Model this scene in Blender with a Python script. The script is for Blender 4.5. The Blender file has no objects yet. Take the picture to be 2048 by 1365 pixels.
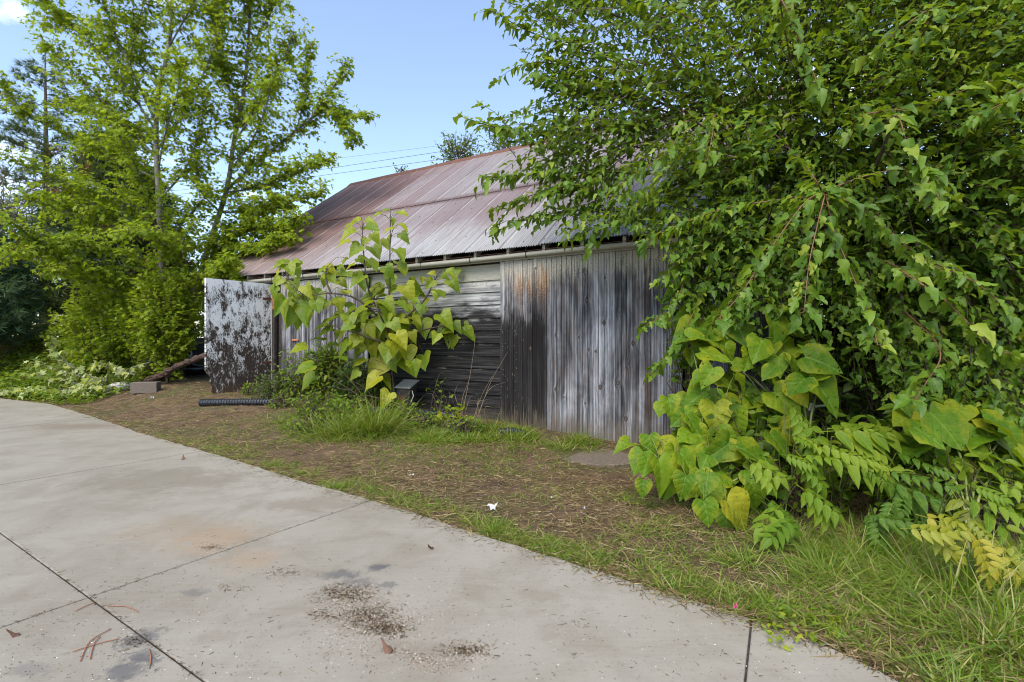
import bpy, math, random
import numpy as np
from mathutils import Vector, Matrix

rng = np.random.default_rng(11)
random.seed(5)
scene = bpy.context.scene
COL = scene.collection

# ---------------------------------------------------------------- camera
H = 1.30                     # camera height above the driveway
F, CX, CY = 1027.0, 1024.0, 676.0   # focal length and horizon, in pixels of the 2048 px photograph
cam_d = bpy.data.cameras.new('camera')
cam_d.sensor_width = 36.0
cam_d.lens = F / 2048.0 * 36.0
cam_d.shift_y = -(682.5 - CY) / 2048.0
cam_d.clip_start = 0.05
cam_d.clip_end = 3000.0
cam = bpy.data.objects.new('camera', cam_d)
COL.objects.link(cam)
cam.location = (0, 0, H)
cam.rotation_euler = (math.radians(90), 0, 0)
scene.camera = cam

# ---------------------------------------------------------------- world, sun, exposure
SUN_EL, SUN_AZ = math.radians(50), math.radians(208)   # azimuth clockwise from +Y
w = bpy.data.worlds.new('World')
scene.world = w
w.use_nodes = True
wn = w.node_tree
wn.nodes.clear()
wo = wn.nodes.new('ShaderNodeOutputWorld')
bg = wn.nodes.new('ShaderNodeBackground')
sky = wn.nodes.new('ShaderNodeTexSky')
sky.sky_type = 'NISHITA'
sky.sun_disc = False
sky.sun_elevation = SUN_EL
sky.sun_rotation = SUN_AZ
sky.air_density = 1.0
sky.dust_density = 0.3
sky.ozone_density = 1.4
tc = wn.nodes.new('ShaderNodeTexCoord')
mp = wn.nodes.new('ShaderNodeMapping')
mp.inputs['Location'].default_value = (0.35, 0.1, 0.42)
mp.inputs['Scale'].default_value = (1.6, 1.6, 4.2)
cn = wn.nodes.new('ShaderNodeTexNoise')
cn.inputs['Scale'].default_value = 1.7
cn.inputs['Detail'].default_value = 9.0
cn.inputs['Roughness'].default_value = 0.56
cr = wn.nodes.new('ShaderNodeMapRange')
cr.inputs['From Min'].default_value = 0.56
cr.inputs['From Max'].default_value = 0.74
cr.inputs['To Min'].default_value = 0.05
cmul = wn.nodes.new('ShaderNodeMath')
cmul.operation = 'MULTIPLY'
cmul.inputs[1].default_value = 0.85
cm = wn.nodes.new('ShaderNodeMix')
cm.data_type = 'RGBA'
cm.inputs[7].default_value = (8.2, 8.4, 8.8, 1)
wn.links.new(tc.outputs['Generated'], mp.inputs['Vector'])
wn.links.new(mp.outputs['Vector'], cn.inputs['Vector'])
wn.links.new(cn.outputs['Fac'], cr.inputs['Value'])
# one small bright cloud high at the left
dotn = wn.nodes.new('ShaderNodeVectorMath'); dotn.operation = 'DOT_PRODUCT'
d0 = Vector(((18 - CX) / F, 1.0, -(22 - CY) / F)).normalized()
dotn.inputs[1].default_value = d0
n2 = wn.nodes.new('ShaderNodeTexNoise'); n2.inputs['Scale'].default_value = 26.0; n2.inputs['Detail'].default_value = 7.0; n2.inputs['Roughness'].default_value = 0.6
ad = wn.nodes.new('ShaderNodeMath'); ad.operation = 'MULTIPLY_ADD'; ad.inputs[1].default_value = 0.0016
wn.links.new(n2.outputs['Fac'], ad.inputs[0]); wn.links.new(dotn.outputs['Value'], ad.inputs[2])
cs2 = wn.nodes.new('ShaderNodeMapRange'); cs2.interpolation_type = 'SMOOTHSTEP'
cs2.inputs['From Min'].default_value = 1.00045; cs2.inputs['From Max'].default_value = 1.0011; cs2.inputs['To Max'].default_value = .42
nrmv = wn.nodes.new('ShaderNodeVectorMath'); nrmv.operation = 'NORMALIZE'
wn.links.new(tc.outputs['Generated'], nrmv.inputs[0]); wn.links.new(nrmv.outputs['Vector'], dotn.inputs[0]); wn.links.new(tc.outputs['Generated'], n2.inputs['Vector'])
wn.links.new(ad.outputs['Value'], cs2.inputs['Value'])
mxn = wn.nodes.new('ShaderNodeMath'); mxn.operation = 'MAXIMUM'
wn.links.new(cr.outputs['Result'], mxn.inputs[0]); wn.links.new(cs2.outputs['Result'], mxn.inputs[1])
wn.links.new(mxn.outputs['Value'], cmul.inputs[0])
wn.links.new(cmul.outputs['Value'], cm.inputs[0])
wn.links.new(sky.outputs['Color'], cm.inputs[6])
wn.links.new(cm.outputs[2], bg.inputs['Color'])
bg.inputs['Strength'].default_value = 0.15
wn.links.new(bg.outputs['Background'], wo.inputs['Surface'])

sun_d = bpy.data.lights.new('sun', 'SUN')
sun_d.energy = 2.9
sun_d.angle = math.radians(42)
sun_d.color = (1.0, 0.93, 0.83)
sun = bpy.data.objects.new('sun', sun_d)
COL.objects.link(sun)
sd = Vector((math.sin(SUN_AZ) * math.cos(SUN_EL), math.cos(SUN_AZ) * math.cos(SUN_EL), math.sin(SUN_EL)))
sun.rotation_euler = sd.to_track_quat('Z', 'Y').to_euler()

scene.view_settings.view_transform = 'Standard'
scene.view_settings.look = 'None'
scene.view_settings.gamma = 1.0
scene.view_settings.use_curve_mapping = False
scene.view_settings.exposure = 1.03
scene.render.engine = 'CYCLES'
scene.cycles.max_bounces = 8
scene.cycles.transparent_max_bounces = 6
scene.cycles.use_denoising = True
scene.cycles.pixel_filter_type = 'BLACKMAN_HARRIS'
scene.cycles.filter_width = 1.05

# ---------------------------------------------------------------- small maths
def P(px, py, Z):
    return np.array([(px - CX) / F * Z, Z, H - (py - CY) / F * Z])

def nz(v):
    v = np.asarray(v, float)
    return v / np.maximum(np.linalg.norm(v, axis=-1, keepdims=True), 1e-9)

def sstep(a, b, x):
    t = np.clip((np.asarray(x, float) - a) / (b - a), 0, 1)
    return t * t * (3 - 2 * t)

_perm = np.random.default_rng(3).random((64, 64))
def vnoise(x, y):
    x = np.asarray(x, float); y = np.asarray(y, float)
    xi = np.floor(x).astype(int); yi = np.floor(y).astype(int)
    fx = x - xi; fy = y - yi
    fx = fx * fx * (3 - 2 * fx); fy = fy * fy * (3 - 2 * fy)
    g = lambda a, b: _perm[a % 64, b % 64]
    return (g(xi, yi) * (1 - fx) + g(xi + 1, yi) * fx) * (1 - fy) + (g(xi, yi + 1) * (1 - fx) + g(xi + 1, yi + 1) * fx) * fy

def fbm(x, y):
    return vnoise(x, y) * .55 + vnoise(x * 2.1 + 7, y * 2.1 + 3) * .3 + vnoise(x * 4.3 + 1, y * 4.3 + 9) * .15

# ---------------------------------------------------------------- barn frame and terrain
B0 = np.array([-0.17, 8.10])
BX = np.array([0.8563, -0.5165])      # along the wall, to the right
BY = np.array([0.5165, 0.8563])       # into the barn
BANG = math.atan2(BX[1], BX[0])

def lx_of(px, off=0.0):
    """wall coordinate seen at pixel column px, on the plane `off` metres in front of the wall"""
    o = B0 - BY * off
    u = (px - CX) / F
    return (u * o[1] - o[0]) / (BX[0] - u * BX[1])

EDGE_PX = [(-500, 745), (-250, 770), (0, 797), (100, 808), (200, 838), (300, 872), (400, 899), (450, 915), (530, 938), (600, 962), (680, 982),
           (750, 1001), (850, 1032), (920, 1056), (1000, 1082), (1090, 1108), (1200, 1142), (1300, 1175), (1400, 1205),
           (1505, 1235), (1600, 1264), (1700, 1300), (1780, 1335), (1840, 1365), (1900, 1420), (1960, 1500)]
EDGE = np.array([P(x, y, F * H / (y - CY))[:2] for x, y in EDGE_PX])
def rough_edge(E):
    out = []
    for a, b in zip(E[:-1], E[1:]):
        m = max(1, int(np.linalg.norm(b - a) / .12))
        out += [a + (b - a) * q / m for q in range(m)]
    out = np.array(out + [E[-1]])
    k = np.array([.25, .5, .25])
    for _ in range(6):
        out[1:-1] = out[:-2] * .25 + out[1:-1] * .5 + out[2:] * .25
    nr = np.stack([-np.gradient(out[:, 1]), np.gradient(out[:, 0])], 1); nr /= np.linalg.norm(nr, axis=1, keepdims=True)
    return out + nr * (np.random.default_rng(8).normal(size=len(out)) * .007)[:, None]
EDGE_R = rough_edge(EDGE)
DRIVE = np.vstack([EDGE, [[1.9, 0.6], [2.0, -5.0], [-26.0, -5.0], [-28.0, 17.0]]])
DRIVE_R = np.vstack([EDGE_R, [[1.9, 0.6], [2.0, -5.0], [-26.0, -5.0], [-28.0, 17.0]]])

def seg_dist(x, y, poly, closed=True):
    p = np.stack([np.ravel(x), np.ravel(y)], 1)
    best = np.full(len(p), 1e9)
    n = len(poly)
    for i in range(n if closed else n - 1):
        a = poly[i]; b = poly[(i + 1) % n]
        ab = b - a
        t = np.clip(((p - a) @ ab) / (ab @ ab), 0, 1)
        best = np.minimum(best, np.linalg.norm(p - a - t[:, None] * ab, axis=1))
    return best.reshape(np.shape(x))

def inside(x, y, poly):
    x = np.asarray(x, float); y = np.asarray(y, float)
    r = np.zeros(np.shape(x), bool)
    n = len(poly)
    for i in range(n):
        x0, y0 = poly[i]; x1, y1 = poly[(i + 1) % n]
        c = ((y0 > y) != (y1 > y))
        with np.errstate(divide='ignore', invalid='ignore'):
            r ^= c & (x < (x1 - x0) * (y - y0) / (y1 - y0 + 1e-12) + x0)
    return r

def ground_z(x, y):
    x = np.asarray(x, float); y = np.asarray(y, float)
    lx = (x - B0[0]) * BX[0] + (y - B0[1]) * BX[1]
    g = np.where(lx < 0, np.minimum(-.037 * lx, .30), np.maximum(-.06 * lx, -.15))
    g = g + np.clip((-lx - 9.3) * .17, 0, 1.0)
    d = seg_dist(x, y, DRIVE)
    d = np.where(inside(x, y, DRIVE), -d, d)
    wgt = sstep(0.1, 2.2, d)
    z = -.014 + wgt * (g + .014) + .03 * (fbm(x * 1.7, y * 1.7) - .5) * sstep(.1, .6, d)
    return np.where(d < -.03, -.16, z)

def G(px, py):
    """point of the ground seen at a pixel of the photograph"""
    z = 0.0
    for _ in range(12):
        Z = F * (H - z) / (py - CY)
        x = (px - CX) / F * Z
        z = 0.0 if inside(np.array([x]), np.array([Z]), DRIVE)[0] else .5 * z + .5 * float(ground_z(x, Z))
    return np.array([x, Z, z])

# ---------------------------------------------------------------- object helpers
def link(name, data, parent=None):
    o = bpy.data.objects.new(name, data)
    COL.objects.link(o)
    if parent is not None:
        o.parent = parent
    return o

def tag(o, label=None, cat=None, group=None, kind=None):
    if label: o['label'] = label
    if cat: o['category'] = cat
    if group: o['group'] = group
    if kind: o['kind'] = kind
    return o

def thing(name, loc, label, cat, group=None, rz=0.0):
    o = link(name, None)
    o.location = tuple(float(v) for v in loc)
    o.rotation_euler = (0, 0, rz)
    return tag(o, label, cat, group)

def mesh_np(name, V, T, mat=None, luv=None, rnd=None, smooth=True):
    V = np.ascontiguousarray(V, np.float32); T = np.ascontiguousarray(T, np.int32)
    me = bpy.data.meshes.new(name)
    k = T.shape[1]
    me.vertices.add(len(V)); me.vertices.foreach_set('co', V.ravel())
    me.loops.add(T.size); me.loops.foreach_set('vertex_index', T.ravel())
    me.polygons.add(len(T)); me.polygons.foreach_set('loop_start', np.arange(0, T.size, k, dtype=np.int32))
    if luv is not None:
        a = me.attributes.new('luv', 'FLOAT_VECTOR', 'POINT')
        l3 = np.zeros((len(V), 3), np.float32); l3[:, :2] = luv
        a.data.foreach_set('vector', l3.ravel())
    if rnd is not None:
        a = me.attributes.new('rnd', 'FLOAT', 'POINT')
        a.data.foreach_set('value', np.ascontiguousarray(rnd, np.float32))
    me.update(calc_edges=True)
    me.polygons.foreach_set('use_smooth', np.full(len(T), smooth))
    if mat: me.materials.append(mat)
    return me

class MB:
    """collects polygons, builds one mesh"""
    def __init__(s): s.v = []; s.f = []
    def add(s, V, Fc):
        b = len(s.v)
        s.v += [tuple(float(c) for c in p) for p in V]
        s.f += [tuple(int(i) + b for i in f) for f in Fc]
        return s
    def box(s, x0, x1, y0, y1, z0, z1, ch=0.0):
        if ch <= 0:
            V = [(x, y, z) for z in (z0, z1) for y in (y0, y1) for x in (x0, x1)]
            return s.add(V, [(0, 2, 3, 1), (4, 5, 7, 6), (0, 1, 5, 4), (2, 6, 7, 3), (0, 4, 6, 2), (1, 3, 7, 5)])
        # chamfer every edge: three inset quads per axis
        V = []; idx = {}
        for ix, x in ((0, x0), (1, x1)):
            for iy, y in ((0, y0), (1, y1)):
                for iz, z in ((0, z0), (1, z1)):
                    sx, sy, sz = (1 if ix == 0 else -1), (1 if iy == 0 else -1), (1 if iz == 0 else -1)
                    for a in range(3):
                        p = [x + ch * sx, y + ch * sy, z + ch * sz]; p[a] = (x, y, z)[a]
                        idx[ix, iy, iz, a] = len(V); V.append(p)
        I = lambda x, y, z, a: idx[x, y, z, a]
        Fc = []
        for e in (0, 1):
            q = [I(e, 0, 0, 0), I(e, 1, 0, 0), I(e, 1, 1, 0), I(e, 0, 1, 0)]; Fc.append(q if e else q[::-1])
            q = [I(0, e, 0, 1), I(0, e, 1, 1), I(1, e, 1, 1), I(1, e, 0, 1)]; Fc.append(q if e else q[::-1])
            q = [I(0, 0, e, 2), I(1, 0, e, 2), I(1, 1, e, 2), I(0, 1, e, 2)]; Fc.append(q if e else q[::-1])
        for a in (0, 1):
            for b in (0, 1):
                Fc.append([I(a, b, 0, 0), I(a, b, 1, 0), I(a, b, 1, 1), I(a, b, 0, 1)])
                Fc.append([I(a, 0, b, 0), I(a, 1, b, 0), I(a, 1, b, 2), I(a, 0, b, 2)])
                Fc.append([I(0, a, b, 1), I(1, a, b, 1), I(1, a, b, 2), I(0, a, b, 2)])
        for x in (0, 1):
            for y in (0, 1):
                for z in (0, 1):
                    Fc.append([I(x, y, z, 0), I(x, y, z, 1), I(x, y, z, 2)])
        return s.add(V, Fc)
    def tube(s, pts, r, n=8, caps=True):
        pts = np.asarray(pts, float); m = len(pts)
        r = np.broadcast_to(np.asarray(r, float), (m,))
        V, Q = tube_arrays(pts, r, n)
        Fc = [tuple(q) for q in Q]
        if caps:
            Fc += [tuple(range(n))[::-1], tuple(range((m - 1) * n, m * n))]
        return s.add(V, Fc)
    def lathe(s, prof, n=24, M=None):
        V = []
        for r, z in prof:
            for k in range(n):
                a = 2 * math.pi * k / n
                p = Vector((r * math.cos(a), r * math.sin(a), z))
                V.append(M @ p if M is not None else p)
        Fc = []
        for i in range(len(prof) - 1):
            for k in range(n):
                Fc.append((i * n + k, i * n + (k + 1) % n, (i + 1) * n + (k + 1) % n, (i + 1) * n + k))
        return s.add(V, Fc)
    def mesh(s, name, mat, smooth=False):
        me = bpy.data.meshes.new(name)
        me.from_pydata(s.v, [], s.f)
        me.update()
        import bmesh
        bm = bmesh.new(); bm.from_mesh(me)
        bmesh.ops.recalc_face_normals(bm, faces=bm.faces)
        bm.to_mesh(me); bm.free()
        if mat: me.materials.append(mat)
        for p in me.polygons: p.use_smooth = smooth
        return me
    def build(s, name, mat, parent=None, smooth=False):
        return link(name, s.mesh(name, mat, smooth), parent)

def tube_arrays(pts, r, n):
    m = len(pts)
    t = np.gradient(pts, axis=0)
    t = nz(t)
    ref = np.array([0, 0, 1.0]) if abs(t[:, 2]).mean() < .8 else np.array([1.0, 0, 0])
    u = nz(np.cross(t, ref)); v = np.cross(t, u)
    a = np.arange(n) * 2 * math.pi / n
    V = pts[:, None] + r[:, None, None] * (np.cos(a)[None, :, None] * u[:, None] + np.sin(a)[None, :, None] * v[:, None])
    i = np.arange(m - 1)[:, None] * n; k = np.arange(n)[None]
    Q = np.stack([i + k, i + (k + 1) % n, i + n + (k + 1) % n, i + n + k], -1).reshape(-1, 4)
    return V.reshape(-1, 3), Q

class Tubes:
    """many thin tubes in one mesh (twigs, petioles)"""
    def __init__(s): s.V = []; s.Q = []; s.n = 0
    def add(s, pts, r0, r1, n=4):
        pts = np.asarray(pts, float)
        V, Q = tube_arrays(pts, np.linspace(r0, r1, len(pts)), n)
        s.V.append(V); s.Q.append(Q + s.n); s.n += len(V)
    def build(s, name, mat, root, kind=None):
        if not s.V: return None
        V = np.vstack(s.V) - np.array(root.location)
        o = link(name, mesh_np(name, V, np.vstack(s.Q), mat), root)
        if kind: o['kind'] = kind
        return o

def smooth_line(pts, n):
    """Catmull-Rom resample"""
    pts = np.asarray(pts, float)
    if len(pts) == 2:
        return pts[0] + (pts[1] - pts[0]) * np.linspace(0, 1, n)[:, None]
    p = np.vstack([2 * pts[0] - pts[1], pts, 2 * pts[-1] - pts[-2]])
    out = []
    for u in np.linspace(0, len(pts) - 1, n):
        i = min(int(u), len(pts) - 2); t = u - i
        a, b, c, d = p[i], p[i + 1], p[i + 2], p[i + 3]
        out.append(.5 * (2 * b + (c - a) * t + (2 * a - 5 * b + 4 * c - d) * t * t + (3 * b - a - 3 * c + d) * t ** 3))
    return np.array(out)

# ---------------------------------------------------------------- material helper
class K:
    def __init__(s, name):
        s.m = bpy.data.materials.new(name); s.m.use_nodes = True
        s.t = s.m.node_tree; s.t.nodes.clear()
        s.o = s.t.nodes.new('ShaderNodeOutputMaterial')
    def put(s, sock, v):
        if isinstance(v, bpy.types.NodeSocket): s.t.links.new(v, sock)
        elif isinstance(v, (tuple, list)) and sock.type == 'RGBA': sock.default_value = (*v[:3], 1)
        else: sock.default_value = v
    def node(s, t, ins=None, **props):
        n = s.t.nodes.new(t)
        for k, v in props.items(): setattr(n, k, v)
        for k, v in (ins or {}).items(): s.put(n.inputs[k], v)
        return n
    def math(s, op, a, b=0.0, c=0.0, clamp=False):
        return s.node('ShaderNodeMath', {0: a, 1: b, 2: c}, operation=op, use_clamp=clamp).outputs[0]
    def mix(s, f, a, b, mode='MIX'):
        return s.node('ShaderNodeMix', {0: f, 6: a, 7: b}, data_type='RGBA', blend_type=mode).outputs[2]
    def ramp(s, f, stops, interp='LINEAR'):
        n = s.node('ShaderNodeValToRGB', {0: f})
        r = n.color_ramp; r.interpolation = interp
        while len(r.elements) > 1: r.elements.remove(r.elements[-1])
        r.elements[0].position = stops[0][0]; r.elements[0].color = (*stops[0][1], 1)
        for p, c in stops[1:]:
            e = r.elements.new(p); e.color = (*c, 1)
        return n.outputs[0]
    def noise(s, vec, scale=1.0, detail=4.0, rough=.55, dist=0.0):
        return s.node('ShaderNodeTexNoise', {'Vector': vec, 'Scale': scale, 'Detail': detail, 'Roughness': rough, 'Distortion': dist}).outputs['Fac']
    def mapr(s, f, a, b, c=0.0, d=1.0, smooth=True):
        return s.node('ShaderNodeMapRange', {'Value': f, 'From Min': a, 'From Max': b, 'To Min': c, 'To Max': d},
                      interpolation_type='SMOOTHSTEP' if smooth else 'LINEAR').outputs['Result']
    def sv(s, vec, sc, add=(0, 0, 0)):
        return s.node('ShaderNodeVectorMath', {0: vec, 1: sc, 2: add}, operation='MULTIPLY_ADD').outputs[0]
    def xyz(s, vec):
        n = s.node('ShaderNodeSeparateXYZ', {0: vec}); return n.outputs[0], n.outputs[1], n.outputs[2]
    def co(s): return s.node('ShaderNodeTexCoord').outputs['Object']
    def rand(s): return s.node('ShaderNodeObjectInfo').outputs['Random']
    def world(s): return s.node('ShaderNodeNewGeometry').outputs['Position']
    def bump(s, h, st=.4, d=.01):
        return s.node('ShaderNodeBump', {'Height': h, 'Strength': st, 'Distance': d}).outputs[0]
    def pbr(s, col, rough=.6, metal=0.0, normal=None, spec=.5):
        ins = {'Base Color': col, 'Roughness': rough, 'Metallic': metal, 'Specular IOR Level': spec}
        if normal is not None: ins['Normal'] = normal
        return s.node('ShaderNodeBsdfPrincipled', ins).outputs[0]
    def done(s, sh):
        s.t.links.new(sh, s.o.inputs['Surface']); return s.m

def simple_mat(name, c0, c1, scale=8.0, rough=.7, metal=0.0, bump=.3):
    k = K(name); v = k.co()
    n = k.noise(v, scale, 6, .6)
    return k.done(k.pbr(k.mix(k.mapr(n, .3, .7), c0, c1), rough, metal, k.bump(n, bump, .01)))

def leaf_mat(name, stops, rough=.42, trans=.32, vein=.0, spec=.5, spots=0.0, bump=.0, nv=6.5, holes=0.0, mottle=(.16, .22, .015)):
    k = K(name)
    a = k.node('ShaderNodeAttribute', attribute_name='rnd').outputs['Fac']
    r = k.math('FRACT', k.math('ADD', a, k.rand()))
    col = k.ramp(r, stops)
    luv = k.node('ShaderNodeAttribute', attribute_name='luv').outputs['Vector']
    x, y, _ = k.xyz(luv)
    ax = k.math('ABSOLUTE', x)
    nrm = None
    r10 = k.math('MULTIPLY', r, 37.0)
    off = k.node('ShaderNodeCombineXYZ', {0: r10, 1: r10, 2: r10}).outputs[0]
    lv = k.node('ShaderNodeVectorMath', {0: luv, 1: off}, operation='ADD').outputs[0]
    nn = k.noise(lv, 5.0, 3, .6)
    col = k.mix(k.mapr(nn, .35, .75, 0, .38), col, mottle)
    if spots > 0:   # blades yellow unevenly from the margin inwards
        big = k.noise(lv, 2.2, 3, .6)
        col = k.mix(k.math('MULTIPLY', k.mapr(k.math('ADD', k.math('MULTIPLY', ax, .9), big), .62, .98), .55), col, (.30, .29, .015))
        col = k.mix(k.mapr(k.noise(lv, 13.0, 4, .65), .42, .68, 0, .30), col, (.02, .06, .006))
    if vein > 0:
        ph = k.math('SUBTRACT', y, k.math('MULTIPLY', ax, .85))
        fr = k.math('ABSOLUTE', k.math('SUBTRACT', k.math('FRACT', k.math('MULTIPLY', ph, nv)), .5))
        side = k.mapr(fr, .0, .085, 1, 0)
        mid = k.mapr(ax, .006, .026, 1, 0)
        vv = k.math('MAXIMUM', mid, k.math('MULTIPLY', side, .65))
        col = k.mix(k.math('MULTIPLY', vv, vein), col, (.26, .34, .08))
        if bump > 0:
            h = k.math('ADD', k.math('MULTIPLY', k.mapr(fr, 0, .35), .35), k.math('MULTIPLY', nn, .8))
            nrm = k.bump(h, bump, .02)
    if spots > 0:
        sp = k.noise(lv, 16.0, 2, .5)
        col = k.mix(k.mapr(sp, .72 - spots * .14, .78, 0, .85), col, (.035, .025, .008))
    p = k.pbr(col, rough, 0, nrm, spec)
    tcol = k.mix(.55, col, (.38, .48, .01), 'MIX')
    tr = k.node('ShaderNodeBsdfTranslucent', {'Color': tcol}).outputs[0]
    mx = k.node('ShaderNodeMixShader', {0: trans, 1: p, 2: tr}).outputs[0]
    if holes > 0:
        hn = k.noise(lv, 9.0, 2, .55)
        tp = k.node('ShaderNodeBsdfTransparent').outputs[0]
        mx = k.node('ShaderNodeMixShader', {0: k.math('GREATER_THAN', hn, .75 - holes * .06), 1: mx, 2: tp}).outputs[0]
    return k.done(mx)
# ================================================================ MATERIALS OF THE SETTING
def concrete_mat():
    k = K('driveway_concrete'); v = k.world(); x, y, z = k.xyz(v)
    big = k.noise(v, .55, 5, .6); mid = k.noise(v, 2.6, 7, .62, .4); fine = k.noise(v, 60, 4, .7); grit = k.noise(v, 260, 2, .6)
    col = k.ramp(big, [(.25, (.188, .162, .122)), (.5, (.258, .231, .186)), (.78, (.304, .279, .235))])
    col = k.mix(k.mapr(mid, .38, .70, 0, .62), col, (.165, .138, .10))
    # broom streaks left by the finisher
    st = k.noise(k.sv(v, (3.0, 46.0, 1.0)), 1.0, 3, .6)
    col = k.mix(k.mapr(st, .35, .7, 0, .14), col, (.30, .29, .265))
    def blot(px, py, r, stretch, colr, am, ns):
        nonlocal col
        c = G(px, py)
        dv = k.sv(v, (1.0 / r, 1.0 / (r * stretch), 0), (-c[0] / r, -c[1] / (r * stretch), 0))
        ln = k.node('ShaderNodeVectorMath', {0: dv}, operation='LENGTH').outputs['Value']
        nn = k.math('ADD', k.math('MULTIPLY', k.noise(v, ns, 6, .7, .8), .7), k.math('MULTIPLY', k.noise(v, ns * 6, 4, .7), .3))
        f = k.math('ADD', ln, k.math('MULTIPLY', k.math('SUBTRACT', nn, .5), 4.2))
        col = k.mix(k.mapr(f, .35, 1.15, am, 0), col, colr)
    rust = (.30, .17, .07)
    blot(425, 1082, .26, 1.0, rust, .34, 9); blot(505, 1120, .22, .8, rust, .26, 9); blot(385, 1060, .5, .5, (.24, .17, .10), .35, 4)
    dark = (.085, .08, .08)
    for a in [(680, 1150, .12, .6, .75), (755, 1135, .07, .7, .9), (720, 1165, .13, .5, .5), (775, 1170, .06, .8, .6), (390, 1185, .09, .5, .5),
              (275, 1280, .10, .9, .8), (255, 1340, .11, .9, .8), (290, 1312, .08, .8, .6), (1080, 1190, .16, .5, .3), (60, 1340, .1, .5, .4), (430, 1275, .15, .4, .28), (880, 1300, .18, .4, .25)]:
        blot(a[0], a[1], a[2], a[3], dark if a[4] > .35 else (.15, .12, .08), a[4], 14)
    blot(160, 853, .8, .35, (.16, .11, .075), .5, 5)
    blot(330, 960, .9, .5, (.155, .13, .095), .6, 3); blot(620, 1010, .5, .4, (.16, .13, .095), .5, 3)
    col = k.mix(k.mapr(fine, .55, .74, 0, .5), col, (.11, .095, .075))
    col = k.mix(k.mapr(grit, .66, .8, 0, .5), col, (.45, .43, .40))
    h = k.math('ADD', k.math('MULTIPLY', grit, .4), k.math('ADD', k.math('MULTIPLY', fine, .6), k.math('MULTIPLY', st, .35)))
    return k.done(k.pbr(col, k.mapr(mid, .3, .8, .55, .8), 0, k.bump(h, .35, .004), .4))

def soil_mat():
    k = K('bare_soil'); v = k.world()
    a = k.noise(v, .9, 6, .6); b = k.noise(v, 5, 7, .65, .5); c = k.noise(v, 55, 5, .7)
    col = k.ramp(b, [(.25, (.030, .019, .012)), (.45, (.085, .052, .031)), (.62, (.145, .092, .052)), (.8, (.22, .145, .075))])
    col = k.mix(k.mapr(a, .44, .66, 0, .6), col, (.055, .07, .016))
    col = k.mix(k.mapr(c, .55, .75, 0, .6), col, (.20, .14, .075))
    col = k.mix(k.mapr(c, .42, .28, 0, .7), col, (.02, .014, .01))
    h = k.math('ADD', k.math('MULTIPLY', b, .8), k.math('MULTIPLY', c, .5))
    return k.done(k.pbr(col, .9, 0, k.bump(h, .9, .03), .25))

KNOTS = [(1173, 601), (1239, 625), (1158, 675), (1061, 697), (1191, 703), (1046, 680), (1208, 646), (1112, 671), (1255, 728), (1200, 775),
         (1127, 795), (1171, 807), (1236, 766), (1045, 797), (1025, 749), (1266, 687), (1110, 779), (1178, 700), (1252, 838), (1030, 662), (1210, 556), (1168, 541), (1010, 619)]

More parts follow.
